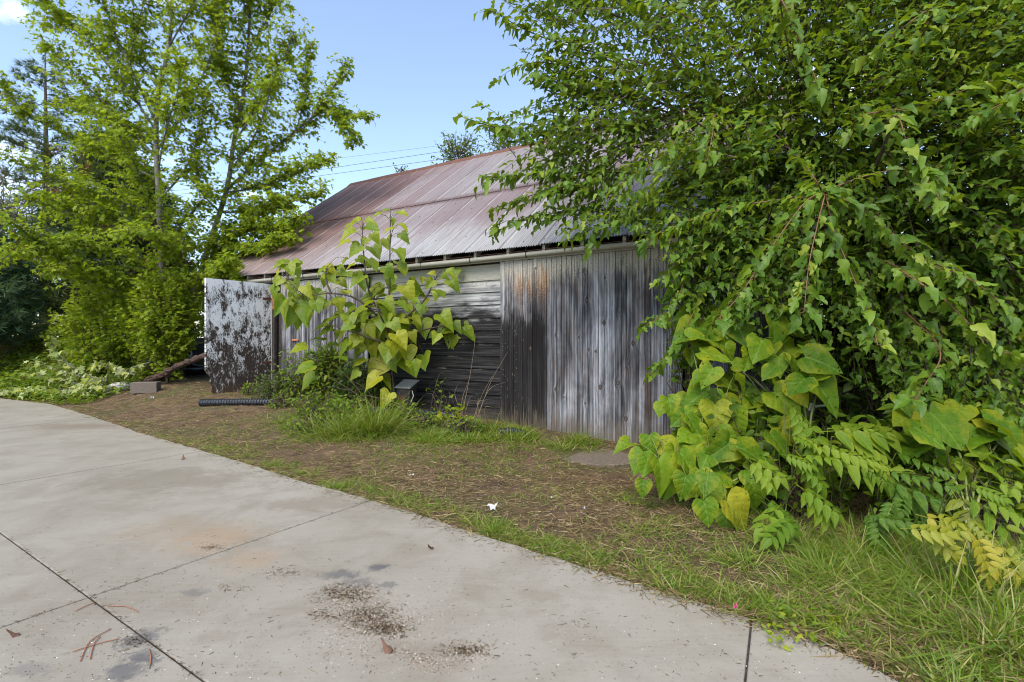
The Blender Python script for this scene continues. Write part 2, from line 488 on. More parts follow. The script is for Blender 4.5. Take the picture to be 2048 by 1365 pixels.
def door_wood_mat(name, main):
    """weathered vertical board wood; p is in the barn's own frame"""
    k = K(name); p = k.co(); x, y, z = k.xyz(p); r = k.rand()
    ro = k.node('ShaderNodeCombineXYZ', {0: 0.0, 1: 0.0, 2: k.math('MULTIPLY', r, 23.0)}).outputs[0]
    pv = k.node('ShaderNodeVectorMath', {0: p, 1: ro}, operation='ADD').outputs[0]
    warp = k.noise(k.sv(pv, (3, 3, 1.2)), 1.0, 2)
    if main:
        dmin = None
        for i, (a, b) in enumerate(KNOTS):
            lx = lx_of(a, .125); o = B0 - BY * .125 + BX * lx
            kz = H - (b - CY) / F * o[1]
            s = 1.0 if i % 3 == 0 else .62
            d = k.node('ShaderNodeVectorMath', {0: k.sv(p, (1 / s, 0, .8 / s), (-lx / s, 0, -.8 * kz / s))}, operation='LENGTH').outputs['Value']
            dmin = d if dmin is None else k.math('MINIMUM', dmin, d)
        kx = k.math('MULTIPLY', k.math('POWER', 2.718, k.math('MULTIPLY', dmin, -28.0)), .06)
        xs = k.math('ADD', x, kx)
    else:
        xs = x
    gv = k.node('ShaderNodeCombineXYZ', {0: k.math('ADD', xs, k.math('MULTIPLY', warp, .012)), 1: y, 2: k.math('ADD', z, k.math('MULTIPLY', r, 23.0))}).outputs[0]
    g1 = k.noise(k.sv(gv, (150, 40, 2.2)), 1.0, 5, .65)
    g2 = k.noise(k.sv(gv, (38, 20, .8)), 1.0, 5, .6)
    g3 = k.noise(k.sv(gv, (11, 8, 1.0)), 1.0, 5, .62)
    f = k.math('ADD', k.math('MULTIPLY', g1, .34), k.math('ADD', k.math('MULTIPLY', g2, .40), k.math('MULTIPLY', g3, .34)))
    f = k.math('ADD', f, k.math('MULTIPLY', k.math('SUBTRACT', r, .5), .12))
    patch = k.noise(k.sv(p, (2.6, 1, 1.1)), 1.0, 5, .65, .8)
    f = k.math('ADD', f, k.math('MULTIPLY', k.math('SUBTRACT', patch, .5), .34))
    col = k.ramp(f, [(.36, (.013, .012, .014)), (.46, (.050, .049, .054)), (.54, (.135, .137, .148)), (.63, (.30, .305, .33)), (.75, (.56, .57, .60))])
    tint = k.noise(k.sv(gv, (5, 3, 1.6)), 1.0, 4, .6)
    col = k.mix(k.mapr(tint, .46, .68, 0, .55), col, k.mix(.55, col, (.15, .095, .055)))
    brk = k.noise(k.sv(gv, (16, 8, 3.0)), 1.0, 5, .65)
    fl = k.noise(k.sv(p, (90, 40, 60)), 1.0, 4, .7)
    if main:
        brk2 = k.noise(k.sv(gv, (70, 30, 3.5)), 1.0, 4, .65)
        zb = k.math('ADD', z, k.math('ADD', k.math('MULTIPLY', k.math('SUBTRACT', brk, .5), .9), k.math('MULTIPLY', k.math('SUBTRACT', brk2, .5), .9)))
        # water-blackened foot of the left boards
        left = k.math('MULTIPLY', k.mapr(x, .80, .98, 1, 0), k.mapr(zb, 1.45, 1.85, 1, 0))
        col = k.mix(k.math('MULTIPLY', left, .95), col, k.mix(g1, (.003, .0025, .0025), (.022, .019, .018)))
        # bare brown wood below the eave
        br = k.math('MULTIPLY', k.math('MULTIPLY', k.mapr(x, .20, .42), k.mapr(x, .86, .97, 1, 0)), k.math('MULTIPLY', k.mapr(zb, 1.5, 2.1), k.mapr(zb, 2.22, 2.40, 1, 0)))
        br = k.math('MULTIPLY', br, k.mapr(r, .25, .45, .25, 1))
        bc = k.mix(k.mapr(k.math('ADD', fl, k.mapr(z, 2.2, 1.6, 0, .18)), .46, .60), (.36, .21, .105), (.05, .035, .03))
        col = k.mix(k.math('MULTIPLY', br, .85), col, bc)
        col = k.mix(k.math('MULTIPLY', k.math('MULTIPLY', k.mapr(zb, 1.9, 2.25), k.mapr(brk, .52, .62)), .5), col, (.21, .125, .07))
    else:
        zb = k.math('ADD', z, k.math('MULTIPLY', k.math('SUBTRACT', brk, .5), .6))
        col = k.mix(k.mapr(zb, .5, 1.2, .55, 0), col, (.05, .05, .056))
    # cream paint left under the shelter of the eave
    cm_ = k.math('MULTIPLY', k.mapr(zb, 2.06, 2.40), k.mapr(fl, .38, .52))
    col = k.mix(k.math('MULTIPLY', cm_, .9), col, (.40, .38, .315))
    # mud splash at the foot
    col = k.mix(k.mapr(zb, .30, -.10, 0, .75), col, k.mix(g1, (.04, .03, .02), (.20, .16, .11)))
    if main:
        ring = k.ramp(k.math('MULTIPLY', dmin, 22.0), [(0, (.05, .035, .025)), (.30, (.15, .10, .065)), (.42, (.010, .009, .009)), (.58, (.03, .028, .03)), (.75, (.16, .16, .17)), (1, (.3, .3, .32))])
        col = k.mix(k.mapr(dmin, .018, .034, .95, 0), col, ring)
    h = k.math('ADD', k.math('MULTIPLY', g1, .8), k.math('MULTIPLY', g2, .6))
    return k.done(k.pbr(col, .85, 0, k.bump(h, .8, .006), .10))

def siding_mat():
    k = K('siding_wood'); p = k.co(); x, y, z = k.xyz(p); r = k.rand()
    ro = k.node('ShaderNodeCombineXYZ', {0: k.math('MULTIPLY', r, 31.0), 1: 0.0, 2: 0.0}).outputs[0]
    pv = k.node('ShaderNodeVectorMath', {0: p, 1: ro}, operation='ADD').outputs[0]
    g1 = k.noise(k.sv(pv, (2.4, 20, 130)), 1.0, 5, .65); g2 = k.noise(k.sv(pv, (1.2, 10, 30)), 1.0, 5, .6)
    b = k.noise(k.sv(pv, (2.5, 3, 8)), 1.0, 5, .65)
    fl = k.noise(k.sv(p, (50, 40, 90)), 1.0, 4, .7)
    f = k.math('ADD', k.math('MULTIPLY', g1, .45), k.math('MULTIPLY', g2, .55))
    pale = k.ramp(f, [(.34, (.05, .05, .053)), (.46, (.17, .17, .17)), (.58, (.34, .345, .345)), (.72, (.52, .53, .53))])
    dark = k.ramp(f, [(.34, (.004, .0035, .004)), (.48, (.014, .013, .013)), (.60, (.04, .038, .038)), (.76, (.15, .145, .14))])
    zb = k.math('ADD', z, k.math('MULTIPLY', k.math('SUBTRACT', b, .5), 1.0))
    col = k.mix(k.mapr(zb, 1.58, 1.95), dark, pale)
    col = k.mix(k.math('MULTIPLY', k.mapr(zb, 2.05, 2.25), k.mapr(fl, .4, .52)), col, (.42, .41, .37))
    # worn pale lower lip of every board
    lip = k.math('FRACT', k.math('DIVIDE', k.math('ADD', z, 10.04), .2045))
    sc = k.math('MULTIPLY', k.mapr(lip, .86, .97), k.mapr(b, .50, .66))
    col = k.mix(k.math('MULTIPLY', sc, .6), col, (.42, .36, .28))
    col = k.mix(k.mapr(zb, .3, -.05, 0, .5), col, (.07, .055, .04))
    h = k.math('ADD', k.math('MULTIPLY', g1, .8), k.math('MULTIPLY', g2, .5))
    return k.done(k.pbr(col, .8, 0, k.bump(h, .7, .006), .12))

def cream_mat(name='cream_paint', wear=.5):
    k = K(name); p = k.co()
    g1 = k.noise(k.sv(p, (3, 30, 110)), 1.0, 5, .65); fl = k.noise(k.sv(p, (22, 30, 60)), 1.0, 6, .7)
    col = k.mix(k.mapr(g1, .3, .7), (.38, .36, .295), (.28, .265, .22))
    col = k.mix(k.mapr(fl, .56 + .06 * (1 - wear), .66, 0, .8), col, k.mix(g1, (.06, .05, .045), (.22, .20, .18)))
    return k.done(k.pbr(col, .65, 0, k.bump(g1, .4, .004), .3))

def peel_mat():
    """white paint flaking from a dark panel door, barn frame (door lies along y)"""
    k = K('peeling_white_paint'); p = k.co(); x, y, z = k.xyz(p)
    n1 = k.noise(k.sv(p, (1, 32, 13)), 1.0, 8, .68, 1.4)
    n2 = k.noise(k.sv(p, (1, 6, 3.4)), 1.0, 5, .6, .6)
    n3 = k.noise(k.sv(p, (1, 66, 20)), 1.0, 6, .7, 2.2)
    n4 = k.noise(k.sv(p, (1, 30, 34), (0, 5, 2)), 1.0, 4, .7, 3.0)
    f = k.math('ADD', k.math('MULTIPLY', n1, .48), k.math('ADD', k.math('MULTIPLY', n2, .46), k.math('ADD', k.math('MULTIPLY', n3, .24), k.math('MULTIPLY', n4, .24))))
    f = k.math('SUBTRACT', f, .235)
    th = k.math('ADD', k.mapr(z, .25, 1.25, .07, 0), k.math('ADD', k.mapr(z, 2.2, 2.45, 0, -.05), k.math('MULTIPLY', k.mapr(z, 1.35, 1.75, 0, 1), k.mapr(z, 1.8, 2.2, -.03, -.01))))
    g = k.math('SUBTRACT', f, th)
    white = k.mapr(g, .468, .484)
    wc = k.mix(k.mapr(n3, .3, .7), (.80, .795, .78), (.66, .65, .635))
    dc = k.mix(k.mapr(n3, .35, .65), (.016, .012, .010), (.085, .06, .045))
    dc = k.mix(k.mapr(z, .45, .25, 0, .5), dc, (.10, .055, .03))
    col = k.mix(white, dc, wc)
    h = k.math('ADD', k.math('MULTIPLY', white, .8), k.math('MULTIPLY', n3, .3))
    return k.done(k.pbr(col, k.mapr(white, 0, 1, .75, .5), 0, k.bump(h, .6, .006), .35))

def roof_mat():
    k = K('rusty_corrugated_iron'); p = k.co(); x, y, z = k.xyz(p); r = k.rand()
    n1 = k.noise(k.sv(p, (.9, .5, .5)), 1.0, 6, .62); n2 = k.noise(k.sv(p, (9, 1.2, 1.2)), 1.0, 6, .65); n3 = k.noise(p, 26, 5, .7)
    stn = k.noise(k.sv(p, (30, .7, .7)), 1.0, 4, .6)
    base = k.mix(k.mapr(n2, .3, .7), (.268, .243, .238), (.192, .164, .162))
    base = k.mix(k.mapr(stn, .45, .75, 0, .5), base, (.37, .34, .34))
    base = k.mix(k.mapr(r, 0, 1, 0, .5), base, (.165, .10, .095))
    base = k.mix(k.math('MULTIPLY', k.mapr(n3, .56, .72), .55), base, (.14, .07, .05))
    # redder iron towards the shaded left end
    lft = k.math('ADD', x, k.math('MULTIPLY', k.math('SUBTRACT', n1, .5), 4.0))
    base = k.mix(k.math('MULTIPLY', k.mapr(lft, -3.2, -6.0), .75), base, k.mix(k.mapr(n2, .35, .65), (.15, .062, .045), (.09, .04, .032)))
    # bare galvanised metal along the eave on the right
    ev = k.math('ADD', y, k.math('MULTIPLY', k.math('SUBTRACT', n1, .5), 2.4))
    gal = k.math('MULTIPLY', k.mapr(ev, 1.0, .0), k.mapr(x, -4.5, -2.0, .25, 1))
    gal = k.math('MULTIPLY', gal, k.mapr(stn, .3, .55, .35, 1))
    base = k.mix(gal, base, k.mix(k.mapr(n2, .3, .7), (.42, .415, .41), (.31, .30, .30)))
    # zinc still bright along the lapped edge of every sheet, with a dirty line beside it
    u_, _, _ = k.xyz(k.node('ShaderNodeAttribute', attribute_name='luv').outputs['Vector'])
    br_ = k.noise(k.sv(p, (2, 3, 3)), 1.0, 4, .7)
    sm = k.math('MULTIPLY', k.math('MULTIPLY', k.mapr(u_, .012, .022), k.mapr(u_, .06, .075, 1, 0)), k.mapr(br_, .30, .5))
    base = k.mix(k.math('MULTIPLY', sm, .75), base, (.60, .56, .53))
    base = k.mix(k.math('MULTIPLY', k.mapr(u_, .93, .97), k.mapr(u_, 1.0, 1.02, 1, 0)), base, (.09, .06, .06))
    # rust bleeding from the ridge and the lap
    rb = k.math('MULTIPLY', k.mapr(k.math('ADD', y, k.math('MULTIPLY', n2, .7)), 4.35, 4.75), k.mapr(stn, .42, .6))
    base = k.mix(k.math('MULTIPLY', rb, .7), base, (.26, .11, .045))
    lb = k.math('MULTIPLY', k.mapr(k.math('ABSOLUTE', k.math('SUBTRACT', k.math('ADD', y, k.math('MULTIPLY', n2, .15)), 1.93)), .04, .14, 1, 0), .55)
    base = k.mix(lb, base, (.10, .05, .04))
    h = k.math('ADD', n3, n2)
    return k.done(k.pbr(base, k.mapr(n2, .3, .7, .40, .56), k.mapr(gal, 0, 1, .2, .35), k.bump(h, .15, .003), .5))

M = {}
M['concrete'] = concrete_mat()
M['soil'] = soil_mat()
M['joint'] = simple_mat('joint_dirt', (.012, .009, .007), (.045, .035, .026), 40, .95)
M['door_wood'] = door_wood_mat('weathered_door_board', True)
M['old_board'] = door_wood_mat('weathered_board', False)
M['siding'] = siding_mat()
M['cream'] = cream_mat()
M['track'] = cream_mat('worn_cream_paint', 1.0)
M['peel'] = peel_mat()
M['roof'] = roof_mat()
M['dark_wood'] = simple_mat('dark_old_wood', (.018, .014, .012), (.06, .048, .04), 14, .85)
M['rust'] = simple_mat('rust', (.075, .03, .018), (.16, .07, .04), 40, .8, .2)
M['dull_rust'] = simple_mat('dull_rusty_steel', (.06, .038, .034), (.13, .085, .075), 60, .7, .4)
M['galv'] = simple_mat('old_galvanised_steel', (.30, .30, .30), (.46, .45, .43), 30, .5, .5)
M['black_plastic'] = simple_mat('black_plastic', (.010, .011, .014), (.026, .028, .034), 14, .38, 0, .1)
M['block'] = simple_mat('concrete_block', (.085, .068, .053), (.17, .14, .112), 45, .95, 0, .8)
M['pad'] = simple_mat('sandy_concrete', (.075, .058, .04), (.15, .118, .085), 28, .9, 0, .6)
M['bare_wood'] = simple_mat('bare_brown_wood', (.16, .075, .035), (.30, .16, .08), 20, .7)
M['log'] = simple_mat('rotten_bark', (.022, .012, .008), (.075, .038, .023), 30, .9, 0, 1.0)
M['pale_wood'] = simple_mat('flaking_pale_wood', (.14, .11, .085), (.62, .60, .56), 26, .8, 0, .6)
M['bark_grey'] = simple_mat('grey_maple_bark', (.085, .078, .066), (.20, .185, .16), 24, .9, 0, .8)
M['bark_brown'] = simple_mat('brown_bark', (.045, .032, .022), (.105, .08, .058), 24, .9, 0, .8)
M['twig_red'] = simple_mat('orange_brown_shoot', (.09, .040, .018), (.17, .08, .034), 20, .6)
M['twig_green'] = simple_mat('green_stem', (.10, .13, .03), (.17, .19, .05), 20, .6)
M['stem_dark'] = simple_mat('dark_woody_stem', (.035, .022, .016), (.085, .055, .036), 20, .7)
M['dry_stem'] = simple_mat('dry_stem', (.13, .085, .05), (.26, .19, .115), 20, .8)
M['wire'] = simple_mat('wire', (.03, .03, .035), (.05, .05, .055), 20, .6)
M['paper'] = simple_mat('white_paper', (.40, .40, .40), (.58, .58, .58), 20, .6)
M['pink'] = simple_mat('pink_plastic', (.65, .05, .25), (.75, .12, .35), 20, .4)
M['brown_leaf'] = simple_mat('dead_leaf', (.07, .035, .022), (.16, .085, .05), 40, .8)
M['needle'] = simple_mat('red_brown_needle', (.22, .075, .035), (.32, .12, .055), 30, .6)
M['orange'] = simple_mat('rusty_orange_handle', (.40, .13, .05), (.52, .20, .09), 30, .6)
M['horn'] = simple_mat('pale_weathered_wood', (.46, .36, .21), (.62, .52, .34), 30, .6)

# ================================================================ GROUND
def axis(lo, hi, f0, f1, step, grow=1.25):
    a = list(np.arange(f0, f1, step)); s = step
    while a[-1] < hi: s *= grow; a.append(a[-1] + s)
    s = step
    while a[0] > lo: s *= grow; a.insert(0, a[0] - s)
    return np.array(a)
gx = axis(-900, 900, -12, 6, .12); gy = axis(-300, 1500, 1.2, 13, .12)
X, Y = np.meshgrid(gx, gy)
Zg = ground_z(X, Y)
nx, ny = len(gx), len(gy)
i = np.arange(ny - 1)[:, None] * nx + np.arange(nx - 1)[None]
Tq = np.stack([i, i + 1, i + nx + 1, i + nx], -1).reshape(-1, 4)
g = link('ground', mesh_np('ground', np.stack([X, Y, Zg], -1).reshape(-1, 3), Tq, M['soil']))
tag(g, kind='structure')

# ---- driveway: slabs cut by sawn joints over a dirt bed
def split_poly(poly, p, d, gap=0.0):
    nrm = np.array([-d[1], d[0]]); s = (poly - p) @ nrm
    if s.min() > -.02 or s.max() < .02: return [poly]
    out = []
    for sg in (1, -1):
        q = []
        for a in range(len(poly)):
            b = (a + 1) % len(poly)
            t = s * sg - gap
            if t[a] >= 0: q.append(poly[a])
            if t[a] * t[b] < 0: q.append(poly[a] + (poly[b] - poly[a]) * t[a] / (t[a] - t[b]))
        out.append(np.array(q))
    return out

def inset(poly, dist):
    n = len(poly); out = []
    area = .5 * sum(poly[a][0] * poly[(a + 1) % n][1] - poly[(a + 1) % n][0] * poly[a][1] for a in range(n))
    sg = 1 if area > 0 else -1
    for a in range(n):
        e0 = nz(poly[a] - poly[a - 1]); e1 = nz(poly[(a + 1) % n] - poly[a])
        n0 = sg * np.array([-e0[1], e0[0]]); n1 = sg * np.array([-e1[1], e1[0]])
        m = n0 + n1; m = m / max(m @ m * .5, .35)
        out.append(poly[a] + m * dist)
    return np.array(out)

gp = lambda px, py: P(px, py, F * H / (py - CY))[:2]
jl = []
def jline(a, b, only=None, gap=0.0):
    p, q = gp(*a), gp(*b); jl.append((p, nz(q - p), only, gap))
jline((750, 998), (0, 1256)); jline((400, 903), (0, 970), gap=.007); jline((150, 841), (0, 858), gap=.012)
jline((0, 1065), (400, 1356)); jline((1504, 1231), (1490, 1364), gp(1400, 1300))
polys = [DRIVE_R]
for p, d, only, gap in jl:
    nw = []
    for po in polys:
        if only is None or inside(np.array([only[0]]), np.array([only[1]]), po)[0]: nw += split_poly(po, p, d, gap)
        else: nw.append(po)
    polys = nw
mb = MB(); n = len(DRIVE)
bed = inset(DRIVE, .05)
mb.add([(*p, -.007) for p in bed] + [(*p, -.12) for p in bed], [tuple(range(n))] + [(a, (a + 1) % n, n + (a + 1) % n, n + a) for a in range(n)])
drive = mb.build('driveway', M['joint']); tag(drive, kind='structure')
for po in polys:
    rr = [(0.004, -.11), (.004, -.006), (.0055, -.002), (.008, 0.0)]
    mb = MB(); n = len(po)
    V = []
    for dd, z in rr: V += [(*p, z) for p in inset(po, dd)]
    Fc = [(r * n + a, r * n + (a + 1) % n, (r + 1) * n + (a + 1) % n, (r + 1) * n + a) for r in range(3) for a in range(n)]
    Fc.append(tuple(range(3 * n, 4 * n)))
    mb.add(V, Fc); mb.build('slab', M['concrete'], drive)

# ================================================================ BARN
barn = thing('barn', (B0[0], B0[1], 0), 'old weathered barn with a rusty corrugated roof and grey plank sliding doors', 'barn', rz=BANG)
L0, L1 = -8.1, 4.1
ZE, YE, YR, ZR = 2.64, -.30, 4.43, 6.12
SL = (ZR - ZE) / (YR - YE)
mb = MB()
mb.box(-5.75, L1, .005, .10, -.3, 2.60); mb.box(L0, -7.25, .005, .10, -.3, 2.60)
mb.box(-7.25, -5.75, .005, .10, 2.42, 2.60)
wall = mb.build('wall', M['dark_wood'], barn)
# drop siding boards between the doors
zt = 2.23
nb = 0
while zt > -.15:
    zb_ = zt - .2045
    mb = MB(); a0, a1 = -3.10, .06
    dy = random.uniform(-.003, .003)
    prof = [(-.012 + dy, zt - .001), (-.030 + dy, zb_ + .020), (-.034 + dy, zb_ + .006), (-.028 + dy, zb_ + .002), (-.004, zb_ + .003), (-.004, zt - .001)]
    xs = np.linspace(a0, a1, 9); m = len(prof); V = []
    sag = random.uniform(-.004, .004); ph = random.uniform(0, 6)
    for x in xs:
        for yy, zz in prof: V.append((x, yy + .002 * math.sin(x * 2 + ph), zz + sag * math.sin((x - a0) / 3.1 * math.pi)))
    Fc = [(q * m + e, q * m + (e + 1) % m, (q + 1) * m + (e + 1) % m, (q + 1) * m + e) for q in range(8) for e in range(m)]
    Fc += [tuple(range(m)), tuple(range(8 * m, 9 * m))[::-1]]
    mb.add(V, Fc); mb.build('siding_board', M['siding'], wall)
    zt = zb_
mb = MB(); mb.box(-3.10, .06, -.026, .004, 2.235, 2.47, .004)
mb.build('frieze_board', M['cream'], wall)
mb = MB(); mb.box(-3.10, .06, -.042, .004, 2.215, 2.233, .003)
mb.build('frieze_moulding', M['cream'], wall)
# plain planks right of the door and at the far left corner
for x in np.arange(2.86, 4.08, .12):
    mb = MB(); mb.box(x + .002, x + .118, -.03 - random.random() * .005, .004, -.2, 2.45, .004); mb.build('wall_plank', M['old_board'], wall)
for x in np.arange(L0, -7.30, .12):
    mb = MB(); mb.box(x + .002, x + .118, -.03 - random.random() * .006, .004, .1 + random.random() * .1, 2.45, .004); mb.build('wall_plank', M['old_board'], wall)

def plank_door(name, x0, x1, nbd, zbot, ztop, mat):
    mb = MB(); mb.box(x0 + .03, x1 - .03, -.098, -.070, zbot + .25, zbot + .40); mb.box(x0 + .03, x1 - .03, -.098, -.070, ztop - .4, ztop - .25)
    d = mb.build(name, M['dark_wood'], barn)
    wd = (x1 - x0) / nbd
    for q in range(nbd):
        mb = MB(); x = x0 + q * wd; gap = random.uniform(.0008, .0024)
        yo = random.uniform(-.0025, .002)
        # bead board: a shallow middle groove
        zb_ = zbot + random.uniform(-.012, .03); zt_ = ztop + random.uniform(-.006, .006)
        wv = wd - 2 * gap; xl = x + gap
        prof = [(0, -.100), (0, -.118), (.005, -.124), (wv * .5 - .004, -.124), (wv * .5, -.1205), (wv * .5 + .004, -.124), (wv - .005, -.124), (wv, -.118), (wv, -.100)]
        m = len(prof); V = []
        bow = random.uniform(-.004, .004)
        for s in range(5):
            u = s / 4; zz = zb_ + (zt_ - zb_) * u
            for px_, yy in prof: V.append((xl + px_, yy + yo + bow * math.sin(u * math.pi), zz))
        Fc = [(s * m + e, s * m + (e + 1) % m, (s + 1) * m + (e + 1) % m, (s + 1) * m + e) for s in range(4) for e in range(m)]
        Fc += [tuple(range(m)), tuple(range(4 * m, 5 * m))[::-1]]
        mb.add(V, Fc); mb.build('board', mat, d)
    return d
DX0 = lx_of(1000, .125); DX1 = lx_of(1365, .125)
door_r = plank_door('sliding_door', DX0, DX1, 34, -.155, 2.475, M['door_wood'])
DL0 = lx_of(561, .125); DL1 = lx_of(735, .125)
door_l = plank_door('sliding_door', DL0, DL1, 30, .10, 2.455, M['old_board'])
for q, px in enumerate((1070, 1313)):
    x = lx_of(px, .15); mb = MB(); mb.box(x - .022, x + .022, -.140, -.128, 2.33, 2.50, .004)
    mb.lathe([(.0, 0), (.014, 0), (.014, .01), (.0, .012)], 10, Matrix.Translation((x, -.141, 2.355)) @ Matrix.Rotation(math.radians(90), 4, 'X'))
    mb.build('hanger_strap', M['cream'], door_r)
# nails on the blackened boards
mb = MB()
for q in range(46):
    x = DX0 + random.choice([.025, .055, .10, .14, .27, .30]) + random.uniform(-.008, .008); z = random.uniform(.2, 1.55)
    mb.lathe([(0, 0), (.0045, 0), (.003, .003), (0, .0035)], 6, Matrix.Translation((x, -.1275, z)) @ Matrix.Rotation(math.radians(90), 4, 'X'))
tag(mb.build('nail_heads', M['galv'], door_r), kind='stuff')

# hinged white door standing open
hx, hy = -5.74, -.05
dv = np.array([-.05, -1.0]); LEN = 1.39
prof = [(0, .22), (.25, .16), (.55, .19), (.9, .14), (1.18, .17), (1.28, .26), (1.27, .36), (1.31, .44), (1.28, .52), (1.345, .60), (LEN, .66), (LEN, 2.452), (0, 2.446)]
mb = MB(); V = []
for th in (0, .034):
    for s, z in prof: V.append((hx + dv[0] * s - th, hy + dv[1] * s, z))
m = len(prof)
mb.add(V, [tuple(range(m)), tuple(range(m, 2 * m))[::-1]] + [(e, (e + 1) % m, m + (e + 1) % m, m + e) for e in range(m)])
hd = mb.build('hinged_door', M['peel'], barn)
mb = MB(); mb.box(hx - .05, hx + .012, hy - .06, hy + .05, .15, 2.44, .004); mb.build('door_post', M['track'], barn)
mb = MB(); mb.box(hx + .02, hx + .10, -.118, -.03, 1.9, 2.40, .006); mb.build('door_jamb', M['bare_wood'], barn)
mb = MB(); mb.box(hx + .012, hx + .10, -.11, -.03, .2, 1.88, .006); mb.build('door_jamb', M['dark_wood'], barn)
for z in (.75, 2.1):
    mb = MB(); mb.box(hx + .001, hx + .008, hy - .26, hy - .01, z, z + .05, .002); mb.tube([(hx + .01, hy, z - .01), (hx + .01, hy, z + .06)], .009, 8)
    mb.build('hinge', M['rust'], hd)

# sliding-door track, rail and brackets
xs = np.linspace(-7.9, L1, 40)
mb = MB()
mb.tube([(x, -.205, 2.535 + .006 * math.sin(x * 1.3)) for x in xs], .039, 14)
track = mb.build('door_track', M['track'], barn, True)
mb = MB()
for a in range(len(xs) - 1): mb.add([(xs[a], -.25, 2.586), (xs[a + 1], -.25, 2.586), (xs[a + 1], -.225, 2.594), (xs[a], -.225, 2.594), (xs[a], -.25, 2.580), (xs[a + 1], -.25, 2.580), (xs[a + 1], -.225, 2.588), (xs[a], -.225, 2.588)], [(0, 1, 2, 3), (7, 6, 5, 4), (0, 4, 5, 1)])
mb.build('track_lip', M['rust'], track)
for x in np.arange(-7.6, L1, 1.02):
    mb = MB(); c = x + .02
    ang = np.linspace(math.radians(-80), math.radians(200), 14)
    for sgn in (0,):
        mb.tube([(c, -.205 - .043 * math.cos(a), 2.537 + .043 * math.sin(a)) for a in ang], .008, 6)
    mb.tube([(c, -.25, 2.57), (c + .015, -.262, 2.60), (c + .05, -.29, 2.635)], .006, 6)
    mb.build('track_bracket', M['dark_wood'], track, True)
mb = MB(); mb.box(-7.9, L1, -.155, -.135, 2.478, 2.575); mb.build('track_board', M['track'], barn)

# rafters and roof sheets
for x in np.arange(-8.2, L1, .605):
    mb = MB()
    w2 = .024; y0, y1 = -.24, .45
    zf = lambda y: ZE + (y - YE) * SL
    V = [(x + s * w2, y, zf(y) - dz) for s in (-1, 1) for y, dz in ((y0, .035), (y1, .035), (y1, .16), (y0, .14))]
    mb.add(V, [(0, 1, 2, 3), (7, 6, 5, 4), (0, 4, 5, 1), (1, 5, 6, 2), (2, 6, 7, 3), (3, 7, 4, 0)])
    mb.build('rafter', M['track'], barn)
roof = MB()
nrm = np.array([0, -SL, 1.0]); nrm /= np.linalg.norm(nrm)
zf = lambda y: ZE + (y - YE) * SL
roof.add([(-8.38, YE + .06, zf(YE + .06) - .03), (L1, YE + .06, zf(YE + .06) - .03), (L1, YR, ZR - .03), (-8.38, YR, ZR - .03),
          (L1, 2 * YR - YE, ZE - .03), (-8.38, 2 * YR - YE, ZE - .03)], [(0, 1, 2, 3), (3, 2, 4, 5)])
roof_o = roof.build('roof', M['dark_wood'], barn)
PITCH = .041
def sheet(x0, ya, yb, lift, wd=.66):
    nxs = int(round((wd + PITCH) / PITCH)) * 4 + 1
    u = np.arange(nxs) * PITCH / 4
    ys = np.linspace(ya, yb, 7)
    til = random.uniform(.002, .006); bend = random.uniform(-.006, .006); sl = random.uniform(-.006, .006)
    V = []
    for jy, y in enumerate(ys):
        t = jy / 6
        yy = y + (random.uniform(-.014, .014) if jy == 0 else 0)
        hgt = lift + .012 * np.cos(u / PITCH * 2 * math.pi) + til * (1 - u / wd) + bend * math.sin(t * math.pi)
        if jy == 0: hgt = hgt + random.uniform(-.006, .008) * u
        px_ = x0 + u + sl * t
        V.append(np.stack([px_, yy + nrm[1] * hgt, zf(yy) + nrm[2] * hgt], -1))
    V = np.vstack(V)
    i = np.arange(6)[:, None] * nxs + np.arange(nxs - 1)[None]
    Q = np.stack([i, i + 1, i + nxs + 1, i + nxs], -1).reshape(-1, 4)
    link('roof_sheet', mesh_np('roof_sheet', V, Q, M['roof'], luv=np.stack([np.tile(u / wd, 7), np.repeat(ys, nxs)], -1)), roof_o)
for q in range(19):
    x0 = -8.40 + q * .66
    sheet(x0, YE, 1.97, .006)
    sheet(x0 + .2 - .22 * (q % 1), 1.86, YR + .01, .024) if q < 18 else None
sheet(-8.40, 1.86, YR + .01, .020, .2)
nm = MB()
for q in range(19):
    for y_ in np.concatenate([np.arange(YE + .12, 1.85, .36), np.arange(2.0, YR - .1, .36)]):
        for u_ in (.03, .33):
            x_ = -8.40 + q * .66 + u_ + random.uniform(-.01, .01); up_ = (.030 if y_ > 1.9 else .016)
            nm.lathe([(0, 0), (.011, 0), (.008, .006), (0, .008)], 6, Matrix.Translation((x_, y_ + nrm[1] * up_, zf(y_) + nrm[2] * up_)) @ Matrix.Rotation(math.atan(SL), 4, 'X'))
tag(nm.build('roof_nails', M['rust'], roof_o), kind='stuff')
mb = MB()
for a in range(14):
    xa, xb = -8.42 + a * .9, -8.42 + a * .9 + .92
    h0 = random.uniform(0, .012)
    for sg in (-1, 1):
        pr = [(0, .055), (.03, .05), (.16, -.075), (.165, -.085)]
        V = [(x, YR + sg * dy, ZR + dz + h0) for x in (xa, xb) for dy, dz in pr]
        mb.add(V, [(e, e + 1, 4 + e + 1, 4 + e) for e in range(3)])
mb.build('ridge_cap', M['rust'], roof_o)
mb = MB()
for sg, yy in ((1, YE), (-1, 2 * YR - YE)):
    V = [(-8.43, yy, ZE - .02), (-8.40, yy, ZE - .02), (-8.40, YR, ZR - .02), (-8.43, YR, ZR - .02), (-8.43, yy, ZE - .15), (-8.40, yy, ZE - .15), (-8.40, YR, ZR - .15), (-8.43, YR, ZR - .15)]
    mb.add(V, [(0, 1, 2, 3), (4, 7, 6, 5), (0, 3, 7, 4), (1, 5, 6, 2), (0, 4, 5, 1), (3, 2, 6, 7)])
